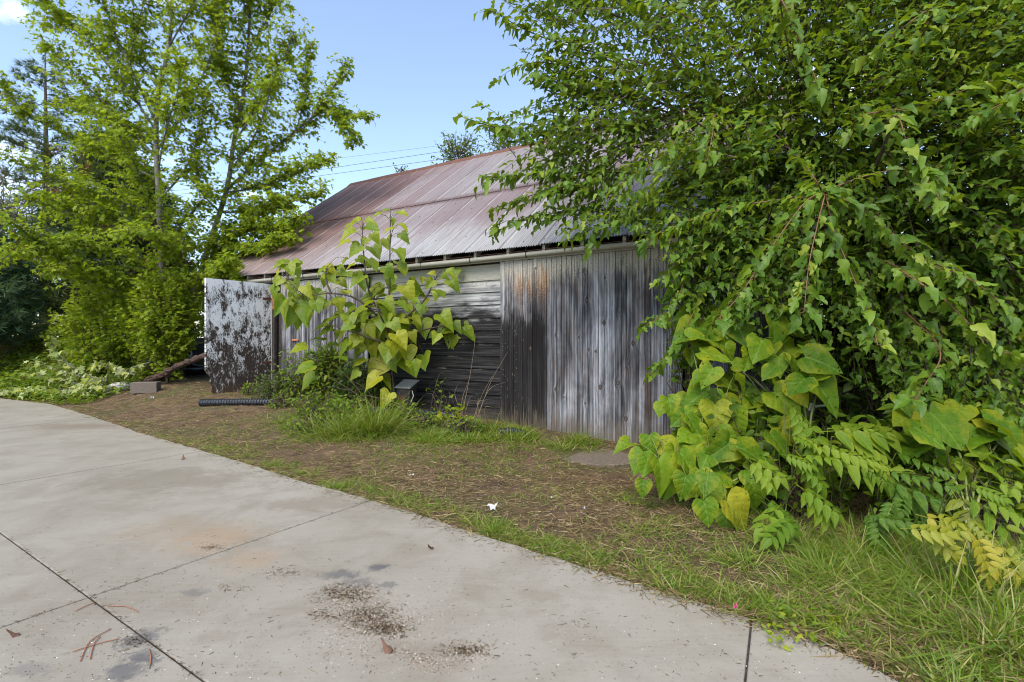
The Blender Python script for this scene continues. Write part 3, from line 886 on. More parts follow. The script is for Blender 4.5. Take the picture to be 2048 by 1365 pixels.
mb.build('barge_board', M['track'], roof_o)
YB = 2 * YR
for xg in (L0, L1 - .08):
    mb = MB()
    pr = [(.1, -.3), (YB - .1, -.3), (YB - .1, 2.6), (YR, ZR - .25), (.1, 2.6)]
    V = [(xg + t, y, z) for t in (0, .08) for y, z in pr]
    mb.add(V, [(0, 1, 2, 3, 4), (9, 8, 7, 6, 5)] + [(e, (e + 1) % 5, 5 + (e + 1) % 5, 5 + e) for e in range(5)])
    mb.build('gable_wall', M['old_board'], barn)
mb = MB(); mb.box(L0, L1, YB - .18, YB - .1, -.3, 2.6); mb.build('rear_wall', M['dark_wood'], barn)

# concrete pad at the sliding door
pc = G(1192, 914); pts = []
for a in range(22):
    t = a / 22 * 2 * math.pi
    rr_ = 1 + .06 * math.sin(3 * t + 1) + .04 * math.sin(5 * t)
    q = pc[:2] + BX * .52 * rr_ * math.cos(t) + BY * .42 * rr_ * math.sin(t)
    pts.append(np.array([*q, float(ground_z(q[0], q[1]))]))
mb = MB(); n = len(pts)
zp = float(np.mean([p[2] for p in pts])) + .012
V = [(p[0], p[1], -.3) for p in pts] + [(p[0], p[1], zp - .01) for p in pts]
c = np.mean(pts, 0)
V += [(c[0] + (p[0] - c[0]) * .965, c[1] + (p[1] - c[1]) * .965, zp) for p in pts]
mb.add(V, [(r * n + a, r * n + (a + 1) % n, (r + 1) * n + (a + 1) % n, (r + 1) * n + a) for r in (0, 1) for a in range(n)] + [tuple(range(2 * n, 3 * n))])
padh = mb.build('stepping_pad', M['pad'])
tag(padh, 'rounded sandy concrete pad in the dirt before the sliding door', 'paving slab')
# ================================================================ LEAF SHAPES
def fan(outline, centre=(0, .42), fold=.22, curl=.25, wave=.0):
    o = np.array(outline, float)
    V = np.vstack([[centre], o]); n = len(o)
    T = np.array([[0, 1 + a, 1 + (a + 1) % n] for a in range(n)])
    return shape3(V, T, fold, curl, wave)

def shape3(V, T, fold, curl, wave=0.0):
    x, y = V[:, 0], V[:, 1]
    z = fold * np.abs(x) - curl * y * y + wave * np.sin(y * 9 + x * 5) * np.abs(x)
    return np.stack([x, y * (1 - .15 * curl), z], -1), T, V.copy()

def sym(right, base=(0, 0), tip=(0, 1)):
    return [base] + right + [tip] + [(-x, y) for x, y in right[::-1]]

MAPLE = fan(sym([(.30, .10), (.20, .32), (.52, .52), (.20, .58)]), (0, .36), .25, .25)
MAPLE2 = fan(sym([(.34, .16), (.16, .34), (.46, .66), (.15, .64)]), (0, .36), -.1, .45)
MUL_A = fan(sym([(.13, -.02), (.27, .08), (.30, .22), (.13, .33), (.25, .46), (.30, .62), (.24, .70), (.13, .66), (.18, .80), (.12, .94)]), (0, .34), .32, .25, .2)
MUL_B = fan([(0, 0), (.2, 0), (.34, .14), (.33, .3), (.14, .40), (.33, .62), (.28, .76), (.10, .76), (0, 1), (-.16, .86), (-.30, .62), (-.36, .36), (-.28, .1), (-.12, -.02)], (0, .36), .30, .4, .22)
MUL_C = fan(sym([(.20, .02), (.34, .20), (.33, .42), (.22, .68), (.09, .88)]), (0, .36), .42, .35, .18)
OVATE = fan(sym([(.17, .10), (.25, .32), (.20, .60), (.08, .85)]), (0, .4), .3, .25)
SIMPLE = fan([(0, 0), (.22, .4), (0, 1), (-.22, .4)], (0, .42), .3, .25)
LANCE = fan(sym([(.10, .15), (.13, .45), (.06, .8)]), (0, .4), .3, .3)

def polar_leaf(right, centre, fold, curl, wave, rings=(.5, 1.0)):
    o = np.array(sym(right, right[0][2:] or (0, .07), (0, 1.03)) if False else right, float)
    n = len(o); c = np.array(centre)
    V = [c]
    for q in rings: V += list(c + (o - c) * q)
    V = np.array(V)
    T = [[0, 1 + a, 1 + (a + 1) % n] for a in range(n)]
    for r in range(len(rings) - 1):
        b0, b1 = 1 + r * n, 1 + (r + 1) * n
        for a in range(n):
            a2 = (a + 1) % n
            T += [[b0 + a, b1 + a, b1 + a2], [b0 + a, b1 + a2, b0 + a2]]
    x, y = V[:, 0], V[:, 1]
    ang = np.arctan2(x - c[0], y - c[1]); rad = np.hypot(x - c[0], y - c[1])
    z = fold * np.abs(x) - curl * np.clip(y, 0, 2) ** 2 + wave * rad * np.sin(ang * 5 + wave * 30) - .25 * np.clip(np.abs(x) - .25, 0, 1)
    return np.stack([x, y * (1 - .2 * curl), z], -1), np.array(T), V.copy()

HR = [(.09, -.03), (.22, -.08), (.37, -.03), (.47, .12), (.48, .28), (.42, .47), (.30, .66), (.16, .84), (.06, .96)]
HEART = [polar_leaf(sym(HR, (0, .06), (0, 1.04)), (0, .30), f, c, wv) for f, c, wv in ((.25, .30, .07), (.42, .45, .09), (.10, .22, .09), (.55, .70, .07))]
# heart leaf with the two shallow shoulder points of a young catalpa
SR = [(.10, -.02), (.25, -.05), (.40, .05), (.50, .24), (.40, .36), (.34, .52), (.20, .74), (.07, .94)]
SHOULDER = [polar_leaf(sym(SR, (0, .05), (0, 1.04)), (0, .30), f, c, wv) for f, c, wv in ((.35, .45, .09), (.55, .65, .08), (.15, .75, .08))]

def pinnate(pairs=5, ll=.30):
    """one compound leaf: a stalk with leaflets in pairs, 1 long"""
    V, T, L = [], [], []; n = 0
    lv, lt, luv = OVATE
    rc = lambda t: np.array([0, t, -.22 * t * t])
    def put(p, d, up, s):
        nonlocal n
        d = nz(d); up = nz(up - (up @ d) * d); x = np.cross(d, up)
        V.append(p + s * (lv[:, :1] * x * .95 + lv[:, 1:2] * d + lv[:, 2:] * up)); T.append(lt + n); L.append(luv); n += len(lv)
    for k in range(pairs):
        t = .28 + .62 * k / (pairs - 1); s = ll * (1 - .35 * abs(k / (pairs - 1) - .55))
        for sg in (-1, 1):
            put(rc(t), np.array([sg * .9, .55, -.32 - .1 * sg]), np.array([sg * .15, 0, 1.0]), s)
    put(rc(.95), np.array([0, 1, -.5]), np.array([0, 0, 1.0]), ll * 1.05)
    pts = np.array([rc(t) for t in np.linspace(0, .97, 6)])
    tv, tq = tube_arrays(pts, np.linspace(.010, .005, 6), 3)
    V.append(tv); T.append(np.vstack([tq[:, [0, 1, 2]], tq[:, [0, 2, 3]]]) + n); L.append(np.tile([.3, .1], (len(tv), 1)))
    return np.vstack(V), np.vstack(T), np.vstack(L)
PINN = [pinnate(4, .46), pinnate(5, .38), pinnate(3, .54)]

# ================================================================ LEAF MATERIALS (true leaf colours)
LM = {}
LM['maple'] = leaf_mat('maple_leaf', [(0, (.11, .175, .010)), (.4, (.18, .26, .014)), (.8, (.26, .34, .020)), (1, (.34, .38, .035))], .55, .55, spec=.18)
LM['mulberry'] = leaf_mat('mulberry_leaf', [(0, (.026, .080, .006)), (.45, (.072, .158, .014)), (.85, (.140, .225, .020)), (1, (.24, .29, .028))], .46, .38, vein=.15, spec=.28, nv=5)
LM['catalpa'] = leaf_mat('catalpa_leaf', [(0, (.095, .18, .008)), (.35, (.16, .24, .010)), (.7, (.26, .32, .012)), (1, (.42, .39, .02))], .46, .45, vein=.26, spots=.3, bump=.22, spec=.35, nv=4.5)
LM['heart'] = leaf_mat('heart_leaf', [(0, (.045, .12, .006)), (.5, (.085, .18, .008)), (.82, (.14, .23, .011)), (.94, (.22, .26, .012)), (1, (.32, .29, .02))], .5, .36, vein=.30, spots=.7, bump=.35, spec=.16, nv=4.0, holes=1.0)
LM['ash'] = leaf_mat('compound_leaf', [(0, (.065, .145, .008)), (.5, (.11, .19, .01)), (1, (.19, .26, .018))], .5, .36, vein=.3, spots=.35, spec=.18)
LM['ash_dark'] = leaf_mat('dark_compound_leaf', [(0, (.028, .078, .008)), (1, (.06, .13, .010))], .5, .28, vein=.25, spec=.15)
LM['ash_yellow'] = leaf_mat('yellowing_compound_leaf', [(0, (.19, .22, .018)), (.6, (.28, .27, .02)), (1, (.36, .28, .025))], .5, .35, vein=.3, spots=.9, spec=.3)
LM['pale'] = leaf_mat('wilted_pale_leaf', [(0, (.17, .22, .05)), (.35, (.30, .34, .13)), (.65, (.42, .44, .22)), (.82, (.34, .34, .05)), (1, (.13, .19, .02))], .6, .3, spec=.25)
LM['weed'] = leaf_mat('weed_leaf', [(0, (.05, .11, .008)), (.6, (.10, .17, .012)), (1, (.18, .22, .018))], .5, .35, spec=.2)
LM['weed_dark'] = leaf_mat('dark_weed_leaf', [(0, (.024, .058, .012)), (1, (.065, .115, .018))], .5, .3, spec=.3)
LM['dry'] = leaf_mat('dry_leaf', [(0, (.12, .09, .045)), (.5, (.20, .17, .06)), (1, (.18, .20, .04))], .7, .3, spec=.2, mottle=(.17, .105, .045))
LM['juniper'] = leaf_mat('juniper_needles', [(0, (.016, .048, .034)), (.6, (.028, .072, .050)), (1, (.05, .105, .07))], .6, .15, spec=.2)
LM['pine'] = leaf_mat('pine_needles', [(0, (.018, .042, .022)), (.7, (.038, .068, .034)), (1, (.06, .09, .045))], .6, .15, spec=.2)
LM['deadpine'] = leaf_mat('dead_needles', [(0, (.10, .042, .022)), (1, (.20, .09, .045))], .8, .15, spec=.2)
LM['elm'] = leaf_mat('elm_leaf', [(0, (.030, .065, .014)), (1, (.075, .125, .025))], .5, .35, spec=.3)
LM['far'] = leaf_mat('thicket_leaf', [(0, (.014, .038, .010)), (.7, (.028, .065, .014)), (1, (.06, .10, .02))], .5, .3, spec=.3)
LM['grass'] = leaf_mat('grass_blade', [(0, (.055, .12, .010)), (.45, (.115, .195, .014)), (.75, (.19, .25, .022)), (.86, (.30, .27, .08)), (1, (.34, .27, .13))], .45, .35, spec=.35)
LM['straw'] = leaf_mat('dead_grass', [(0, (.075, .048, .028)), (.4, (.17, .115, .06)), (.8, (.30, .22, .11)), (1, (.42, .34, .19))], .8, .2, spec=.15, mottle=(.17, .105, .045))

# ================================================================ PLACING LEAVES
class Leaves:
    def __init__(s): s.p = []; s.d = []; s.n = []; s.s = []; s.k = []
    def add(s, p, d, n, size, kind):
        p = np.atleast_2d(p); m = len(p)
        s.p.append(p); s.d.append(np.broadcast_to(d, (m, 3))); s.n.append(np.broadcast_to(n, (m, 3)))
        s.s.append(np.broadcast_to(size, (m,))); s.k.append(np.broadcast_to(kind, (m,)))
    def arrays(s):
        return [np.concatenate(a) for a in (s.p, s.d, s.n, s.s, s.k)]

def frames(p, d, n, s, wf=1.0):
    d = nz(d); n = nz(n - (n * d).sum(-1, keepdims=True) * d); x = np.cross(d, n)
    M4 = np.zeros((len(p), 4, 4)); M4[:, 3, 3] = 1
    M4[:, :3, 0] = x * (s * wf)[:, None]; M4[:, :3, 1] = d * s[:, None]; M4[:, :3, 2] = n * s[:, None]; M4[:, :3, 3] = p
    return M4

_tmesh = {}
def tmpl_mesh(name, tm, mat):
    key = (id(tm), mat.name)
    if key not in _tmesh:
        _tmesh[key] = mesh_np(name, tm[0], tm[1], mat, tm[2], np.zeros(len(tm[0])))
    return _tmesh[key]

def in_frame(p, mg=0):
    Z = np.maximum(p[:, 1], .05)
    px = CX + p[:, 0] / Z * F; py = CY + (H - p[:, 2]) / Z * F
    return (p[:, 1] > .3) & (px > -mg) & (px < 2048 + mg) & (py > -mg) & (py < 1365 + mg)

def grow(root, L, tms, mat, n_obj=0, part='leaf', mass='foliage', wf=1.0, prefer=None):
    """the leaves that show largest become objects of their own, the rest one mesh of kind stuff"""
    p, d, n, s, k = L.arrays()
    M4 = frames(p, d, n, s, wf)
    base = np.array(root.location)
    M4[:, :3, 3] -= base
    own = np.zeros(len(p), bool)
    if n_obj:
        score = np.where(in_frame(p), s / np.maximum(p[:, 1], .3), 0)
        if prefer is not None: score = score * prefer(p)
        own[np.argsort(-score)[:n_obj]] = True
        own &= score > 0
    for a in np.nonzero(own)[0]:
        o = link(part, tmpl_mesh(part, tms[int(k[a])], mat), root)
        o.matrix_basis = Matrix(M4[a].tolist())
    rest = np.nonzero(~own)[0]
    if len(rest) == 0: return
    VV, TT, LL, RR = [], [], [], []; nv = 0
    for t, tm in enumerate(tms):
        idx = rest[k[rest] == t]
        if len(idx) == 0: continue
        tv, tt, tl = tm
        A = M4[idx]
        V = np.einsum('nij,vj->nvi', A[:, :3, :3], tv) + A[:, None, :3, 3]
        T = tt[None] + (np.arange(len(idx)) * len(tv))[:, None, None] + nv
        VV.append(V.reshape(-1, 3)); TT.append(T.reshape(-1, 3)); LL.append(np.tile(tl, (len(idx), 1)))
        RR.append(np.repeat(rng.random(len(idx)), len(tv))); nv += V.shape[0] * V.shape[1]
    o = link(mass, mesh_np(mass, np.vstack(VV), np.vstack(TT), mat, np.vstack(LL), np.concatenate(RR)), root)
    o['kind'] = 'stuff'
    return o

def rv(n, s=1.0): return rng.normal(size=(n, 3)) * s

def shoot_leaves(L, pts, step, size, kinds, droop=.5, side=.8, up=(0, 0, 1), face=(0, -.35, 0), u0=.1, jit=.35, tw=None, opp=False, pet=.25, srange=(.55, 1.18)):
    """leaves set alternately along a shoot"""
    pts = np.asarray(pts, float)
    seg = np.linalg.norm(np.diff(pts, axis=0), axis=1); cum = np.concatenate([[0], np.cumsum(seg)]); tot = cum[-1]
    m = max(2, int(tot * (1 - u0) / step))
    u = np.linspace(u0 * tot, tot, m) + rng.uniform(-.3, .3, m) * step
    u = np.clip(u, 0, tot)
    p = np.stack([np.interp(u, cum, pts[:, q]) for q in range(3)], -1)
    q2 = np.clip(u + .03, 0, tot + .03)
    t = nz(np.stack([np.interp(np.clip(u + .04, 0, tot), cum, pts[:, q]) - np.interp(np.clip(u - .04, 0, tot), cum, pts[:, q]) for q in range(3)], -1))
    upv = np.array(up, float)
    sd = nz(np.cross(t, upv) + 1e-4)
    sg = np.where(np.arange(m) % 2 == 0, 1.0, -1.0)[:, None]
    if opp:
        p = np.repeat(p, 2, 0); t = np.repeat(t, 2, 0); sd = np.repeat(sd, 2, 0); m = len(p); sg = np.where(np.arange(m) % 2 == 0, 1.0, -1.0)[:, None]
    pd = nz(sd * sg * side + t * .55 + upv * .15 + rv(m, jit * .6))
    sz = size * rng.uniform(*srange, m)
    b = p + pd * (sz * pet)[:, None]
    d = nz(pd * .75 + t * .25 + np.array([0, 0, -1.0]) * droop + rv(m, jit))
    n = upv * .9 + np.array(face) + rv(m, jit)
    L.add(b, d, n, sz, rng.choice(kinds, m))
    if tw is not None:
        for a in range(m):
            if sz[a] > .1: tw.add([p[a], (p[a] + b[a]) * .5 + np.array([0, 0, .01]), b[a]], .0022, .0018, 3)

# ---------------------------------------------------------------- maples at the left
def pl(*a, Z):
    """polyline through pixels, with a depth at its start and its end"""
    z0, z1 = Z
    n = len(a)
    return np.array([P(x, y, z0 + (z1 - z0) * q / max(n - 1, 1)) for q, (x, y) in enumerate(a)])

def leafy_limb(L, tw, line, r0, r1, twig_len, step, size, tstep=.07, kinds=(0, 1), upb=.35, u0=.12, mat_n=5):
    ln = smooth_line(line, 14)
    seg = np.linalg.norm(np.diff(ln, axis=0), axis=1); tot = seg.sum(); cum = np.concatenate([[0], np.cumsum(seg)])
    for u in np.arange(u0 * tot, tot, tstep):
        p = np.array([np.interp(u, cum, ln[:, q]) for q in range(3)])
        q2 = np.array([np.interp(min(u + .1, tot), cum, ln[:, q]) for q in range(3)])
        t = nz(q2 - p + 1e-5)
        d = nz(t * .75 + rv(1)[0] * np.array([.68, .68, .30]) + np.array([0, 0, upb]))
        ll = twig_len * rng.uniform(.55, 1.3) * (1 - .35 * u / tot)
        tp = np.array([p, p + d * ll * .5 + np.array([0, 0, .03]), p + d * ll + np.array([0, 0, -.10 * ll])])
        tp = smooth_line(tp, 5)
        tw.add(tp, .006, .0025, 3)
        shoot_leaves(L, tp, step, size, kinds, droop=.30, u0=.1, jit=.38, opp=True)
        for b in range(2):
            q = tp[rng.integers(1, 4)]; d2 = nz(d * .6 + rv(1)[0] * np.array([.7, .7, .35])); l2 = ll * rng.uniform(.35, .6)
            t2 = np.array([q, q + d2 * l2 * .5 + np.array([0, 0, .02]), q + d2 * l2 + np.array([0, 0, -.12 * l2])])
            tw.add(t2, .004, .002, 3)
            shoot_leaves(L, t2, step, size, kinds, droop=.30, u0=.15, jit=.38, opp=True)
    shoot_leaves(L, ln[-5:], step, size, kinds, droop=.4)
    return ln

def maple(name, base_px, trunk, limbs, label, n_obj, r=.10, size=.118, Zb=12.5, poly=None, fill=0):
    root = thing(name, trunk[0], label, 'tree', 'young maple trees beside the barn')
    mbt = MB(); tl = smooth_line(trunk, 22)
    mbt.tube(tl, np.linspace(r, .02, 22), 9); 
    V0 = np.array(root.location)
    mbt.v = [tuple(np.array(v) - V0) for v in mbt.v]
    mbt.build('trunk', M['bark_grey'], root, True)
    L, tw = Leaves(), Tubes()
    for line, r0, tl_, ts in limbs:
        ln = leafy_limb(L, tw, line, r0, .008, tl_, .085, size, ts * .38)
        m2 = MB(); m2.tube(ln, np.linspace(r0, .007, len(ln)), 6); m2.v = [tuple(np.array(v) - V0) for v in m2.v]
        m2.build('limb', M['bark_grey'], root, True)
    leafy_limb(L, tw, trunk[len(trunk) // 2:], .02, .01, .7, .075, size, .14, u0=.0)
    # twigs that fill the crown between the limbs
    skel = np.vstack([smooth_line(l[0], 20)[3:] for l in limbs]); got = 0
    while got < fill:
        a, b = rng.uniform(-40, 760), rng.uniform(-160, 640)
        if not inside(np.array([a]), np.array([b]), poly)[0]: continue
        e = P(a, b, rng.uniform(12.3, 14.2)); got += 1
        dd = np.linalg.norm(skel - e, axis=1); q = skel[int(np.argmin(dd + (skel[:, 2] > e[2]) * .6))]
        v = e - q; ln_ = np.linalg.norm(v)
        if ln_ > 1.9: e = q + v * 1.9 / ln_
        pts = smooth_line([q, (q + e) / 2 + [0, 0, -.06], e], 7); tw.add(pts, .008, .003, 3)
        shoot_leaves(L, pts, .09, size, (0, 1), droop=.3, u0=.3, jit=.38, opp=True)
        for c in range(3):
            s_ = pts[rng.integers(2, 6)]; d2 = nz(nz(v) * .6 + rv(1)[0] * [.7, .7, .25]); l2 = rng.uniform(.3, .6)
            t2 = np.array([s_, s_ + d2 * l2 * .5, s_ + d2 * l2 - [0, 0, .1 * l2]]); tw.add(t2, .004, .002, 3)
            shoot_leaves(L, t2, .095, size, (0, 1), droop=.3, u0=.15, jit=.38, opp=True)
    tw.build('twigs', M['bark_brown'], root, 'stuff')
    grow(root, L, [MAPLE, MAPLE2], LM['maple'], n_obj)
    return root

Zm = 12.6
tr1 = pl((338, 740), (330, 640), (325, 560), (318, 400), (312, 270), (318, 180), (340, 80), (346, -60), (352, -230), Z=(Zm, Zm))
limbs1 = []
def L1(pts, z0, z1, r=.03, tl=.85, ts=.15): limbs1.append((pl(*pts, Z=(z0, z1)), r, tl, ts))
L1([(312, 245), (268, 150), (228, 60), (190, -40), (150, -160)], Zm, 11.8, .035)
L1([(308, 255), (245, 165), (160, 70), (95, 10), (55, -40)], Zm, 12.6, .03)
L1([(315, 300), (362, 235), (402, 160), (440, 60), (465, -60)], Zm, 12.2, .03)
L1([(316, 320), (240, 235), (165, 165), (100, 95)], Zm, 12.0, .028, .7)
L1([(318, 360), (220, 315), (120, 265), (50, 225), (5, 165)], Zm, 11.6, .028, .7)
L1([(318, 430), (215, 395), (110, 360), (20, 320)], Zm, 11.3, .028, .75)
L1([(320, 480), (220, 440), (130, 420), (60, 400)], Zm, 11.0, .025, .7)
L1([(325, 560), (240, 510), (130, 490), (10, 515)], Zm, 10.2, .025, .55, .11)
L1([(328, 585), (230, 560), (120, 520), (25, 445)], Zm, 10.4, .025, .6, .11)
L1([(330, 610), (250, 590), (170, 560), (110, 545)], Zm, 10.6, .022, .55, .12)
L1([(322, 500), (380, 430), (420, 380)], Zm, 11.9, .022, .7)
L1([(318, 400), (370, 340), (400, 260), (415, 200)], Zm, 13.0, .025, .8)
L1([(340, 90), (380, 20), (420, -60), (450, -150)], Zm, 12.0, .02, .9)
L1([(318, 180), (270, 100), (290, -10), (300, -120)], Zm, 13.2, .02, .9)
L1([(320, 460), (300, 430), (270, 330), (230, 260)], Zm, 10.9, .02, .8)
L1([(325, 540), (330, 500), (300, 470), (240, 470)], Zm, 10.6, .02, .8)
L1([(318, 330), (330, 270), (350, 200), (370, 130)], Zm, 11.0, .02, .8)
L1([(318, 300), (260, 260), (190, 230), (140, 200)], Zm, 14.2, .02, .8)
L1([(345, -20), (300, -90), (250, -180), (210, -260)], Zm, 12.4, .02, .9)
maple('maple_tree', None, tr1, limbs1, 'tall young maple with one straight grey trunk, left of the barn', 260, .095, fill=200, poly=np.array([(50, 0), (95, 110), (130, 130), (110, 190), (150, 230), (170, 300), (120, 340), (90, 420), (60, 520), (110, 570), (230, 640), (400, 600), (420, 300), (440, 100), (470, -60), (400, -150), (100, -150)], float))

tr2 = pl((372, 740), (380, 640), (395, 570), (425, 470), (455, 375), (468, 280), (487, 190), (498, 70), (505, -90), (510, -220), Z=(13.2, 13.0))
limbs1 = []
L1([(455, 378), (530, 312), (592, 262), (655, 218), (700, 232), (728, 238)], 13.1, 12.4, .035, .55, .13)
L1([(592, 262), (612, 190), (616, 130), (624, 88)], 12.7, 12.5, .015, .35, .11)
L1([(615, 245), (660, 185), (682, 150), (690, 128)], 12.6, 12.3, .015, .4, .11)
L1([(650, 222), (685, 250), (702, 272), (708, 290)], 12.5, 12.2, .012, .3, .11)
L1([(466, 290), (520, 205), (560, 135), (588, 70)], 13.0, 12.6, .028, .7, .14)
L1([(480, 225), (440, 130), (430, 30), (425, -80)], 13.0, 12.6, .025, .8)
L1([(495, 100), (540, 30), (570, -50), (590, -130)], 13.0, 12.8, .022, .7)
L1([(455, 385), (530, 372), (600, 345), (655, 325)], 13.1, 12.0, .025, .55, .12)
L1([(440, 425), (520, 425), (590, 402), (640, 385)], 13.1, 11.8, .022, .5, .12)
L1([(430, 450), (500, 462), (560, 455), (600, 440)], 13.1, 11.5, .02, .5, .10)
L1([(425, 470), (480, 500), (530, 498), (580, 480)], 13.1, 11.3, .02, .45, .09)
L1([(420, 490), (460, 540), (480, 570)], 13.1, 11.2, .018, .45, .10)
L1([(460, 340), (500, 290), (530, 220), (545, 160)], 13.0, 11.6, .02, .7)
L1([(440, 425), (400, 380), (390, 320)], 13.0, 12.0, .02, .7)
L1([(400, 560), (440, 500), (500, 440), (540, 400)], 13.0, 11.9, .02, .7, .12)
L1([(390, 600), (360, 540), (370, 470)], 13.0, 11.6, .02, .7)
L1([(500, 40), (470, -40), (440, -130)], 13.0, 12.2, .02, .8)
L1([(395, 560), (430, 560), (460, 520)], 13.0, 10.9, .02, .5, .10)
maple('maple_tree', None, tr2, limbs1, 'forked maple leaning right, its limbs reaching over the barn roof', 220, .085, fill=200, poly=np.array([(400, 600), (480, 560), (600, 450), (600, 405), (650, 335), (640, 300), (715, 245), (690, 215), (690, 130), (655, 170), (625, 90), (600, 170), (590, 70), (590, 20), (560, -60), (430, -120), (415, 200), (400, 400)], float))

def bush(name, centre, rad, n, L_kw, tms, mat, label, cat, group, n_obj, base=None, tdir=(0, 0, .5), slen=.7, stem='stem_dark', inner=.25, zmin=None, mass='foliage'):
    """a shrub: stems rise from its base, shoots end on and inside an egg-shaped volume"""
    centre = np.array(centre, float); rad = np.array(rad, float)
    bz = float(ground_z(centre[0], centre[1])) if base is None else base[2]
    bpos = np.array([centre[0], centre[1], bz]) if base is None else np.array(base)
    root = thing(name, bpos, label, cat, group)
    L, tw = Leaves(), Tubes()
    dirs = nz(rv(n)); rr = rng.uniform(inner, 1, n) ** .45
    for a in range(n):
        tip = centre + dirs[a] * rad * rr[a]
        lo = float(ground_z(tip[0], tip[1])) + .04
        if tip[2] < lo: tip[2] = lo + rng.uniform(0, .15)
        out = nz((tip - (bpos * .5 + centre * .5)) * np.array([1, 1, .6]) + np.array(tdir) + rv(1, .25)[0])
        ll = slen * rng.uniform(.6, 1.15)
        b = tip - out * ll
        pts = smooth_line([b, b + out * ll * .55 + np.array([0, 0, .10 * ll]), tip], 5)
        tw.add(pts, .005, .002, 3)
        shoot_leaves(L, pts, **L_kw)
        if a % 5 == 0:
            mid = bpos + (b - bpos) * .5 + np.array([0, 0, .15])
            tw.add(smooth_line([bpos + rv(1, .05)[0] * [1, 1, 0], mid, b], 6), .012, .005, 4)
    tw.build('stems', M[stem], root, 'stuff')
    grow(root, L, tms, mat, n_obj, mass=mass)
    return root

mk = dict(step=.06, opp=True, size=.11, kinds=(0, 1), droop=.25, jit=.4)
gm = 'maple saplings under the trees'
bush('maple_sapling', (-8.2, 11.9, 1.65), (1.05, .7, .95), 300, mk, [MAPLE, MAPLE2], LM['maple'], 'leafy maple sapling filling the corner beside the white door', 'sapling', gm, 120)
bush('maple_sapling', (-9.7, 12.3, 1.6), (1.2, .8, 1.2), 320, mk, [MAPLE, MAPLE2], LM['maple'], 'bushy maple sapling below the straight trunk, behind the pale cut branches', 'sapling', gm, 110)
bush('maple_sapling', (-7.75, 11.6, 1.9), (.75, .7, 1.3), 260, mk, [MAPLE, MAPLE2], LM['maple'], 'taller maple sapling growing against the left end of the barn', 'sapling', gm, 60)
bush('maple_sapling', (-11.3, 13.6, 1.5), (1.0, .7, .9), 170, mk, [MAPLE, MAPLE2], LM['maple'], 'spreading maple sapling farthest from the barn, beside the dark juniper', 'sapling', gm, 60)

# ---------------------------------------------------------------- conifers and dark trees behind
def tuft(n, ln, wd, spread=.6, seed=0):
    r = np.random.default_rng(seed); V, T, L = [], [], []
    for a in range(n):
        d = nz(np.array([0, 1, 0]) + r.normal(size=3) * spread); s = nz(np.cross(d, r.normal(size=3))) * wd
        V += [-s, s, d * ln * r.uniform(.6, 1)]; T.append([3 * a, 3 * a + 1, 3 * a + 2]); L += [(0, 0), (0, 0), (0, 1)]
    return np.array(V), np.array(T), np.array(L, float)
TUFT = [tuft(14, 1, .030, .55, 1), tuft(14, 1, .030, .75, 2)]
SPRAY = [tuft(10, 1, .06, .45, 3), tuft(10, 1, .06, .6, 4)]

def conifer(name, base, hgt, rad, label, mat, tms, nl, tuft_s, droop, lo=.15, dead=0, bark='bark_brown', dens=7, power=1.0, extra_dead=()):
    root = thing(name, base, label, 'tree')
    base = np.array(base, float); V0 = base
    m2 = MB(); m2.tube([(0, 0, 0), (.1, 0, hgt * .5), (0, .05, hgt)], [hgt * .016, hgt * .010, .02], 8); m2.build('trunk', M[bark], root, True)
    L, D, tw = Leaves(), Leaves(), Tubes()
    for a in range(nl):
        h = lo + (1 - lo) * (a + rng.random()) / nl
        az = rng.uniform(0, 2 * math.pi); R = rad * (1 - h) ** power * rng.uniform(.7, 1.1) + .15
        s = base + np.array([0, 0, h * hgt]); o = np.array([math.cos(az), math.sin(az), 0])
        e = s + o * R + np.array([0, 0, R * droop])
        ln = smooth_line([s, s + o * R * .5 + np.array([0, 0, R * droop * .3 + .08]), e], 7)
        tw.add(ln, .03 * (1 - h) + .008, .006, 4)
        m = max(3, int(R * dens))
        u = rng.uniform(.25, 1, m)[:, None]
        p = s + (e - s) * u + rv(m, .12 * (.5 + R * .3))
        d = nz(o + rv(m, .5) + np.array([0, 0, .3]))
        (D if rng.random() < dead else L).add(p, d, rv(m), tuft_s * rng.uniform(.7, 1.2, m), rng.integers(0, 2, m))
    tw.build('branches', M[bark], root, 'stuff')
    grow(root, L, tms, LM[mat], 0)
    if D.p: grow(root, D, tms, LM['deadpine'], 0, mass='dead_foliage')
    return root
def gnd(x, y): return np.array([x, y, float(ground_z(x, y))])
conifer('pine_tree', gnd(-20.5, 22.5), 12.5, 3.6, 'ragged dark pine with brown patches rising behind the maples', 'pine', TUFT, 90, .34, .22, .25, .10, dens=14, power=.6)
conifer('juniper', gnd(-13.6, 12.9), 4.3, 1.9, 'blue-green juniper at the left edge behind the maple branches', 'juniper', SPRAY, 190, .24, .45, .16, 0, dens=26, power=.8)
conifer('juniper', gnd(-16.2, 14.8), 5.2, 2.4, 'second blue-green juniper, deeper in shade and taller, cut by the left edge', 'juniper', SPRAY, 170, .28, .4, .12, 0, dens=22, power=.8)
conifer('cedar_tree', gnd(-13.0, 16.6), 6.6, 3.0, 'dark dense cedar with rust-brown dead sprays, behind the straight maple', 'pine', SPRAY, 200, .34, .1, .1, .16, dens=20, power=.6)

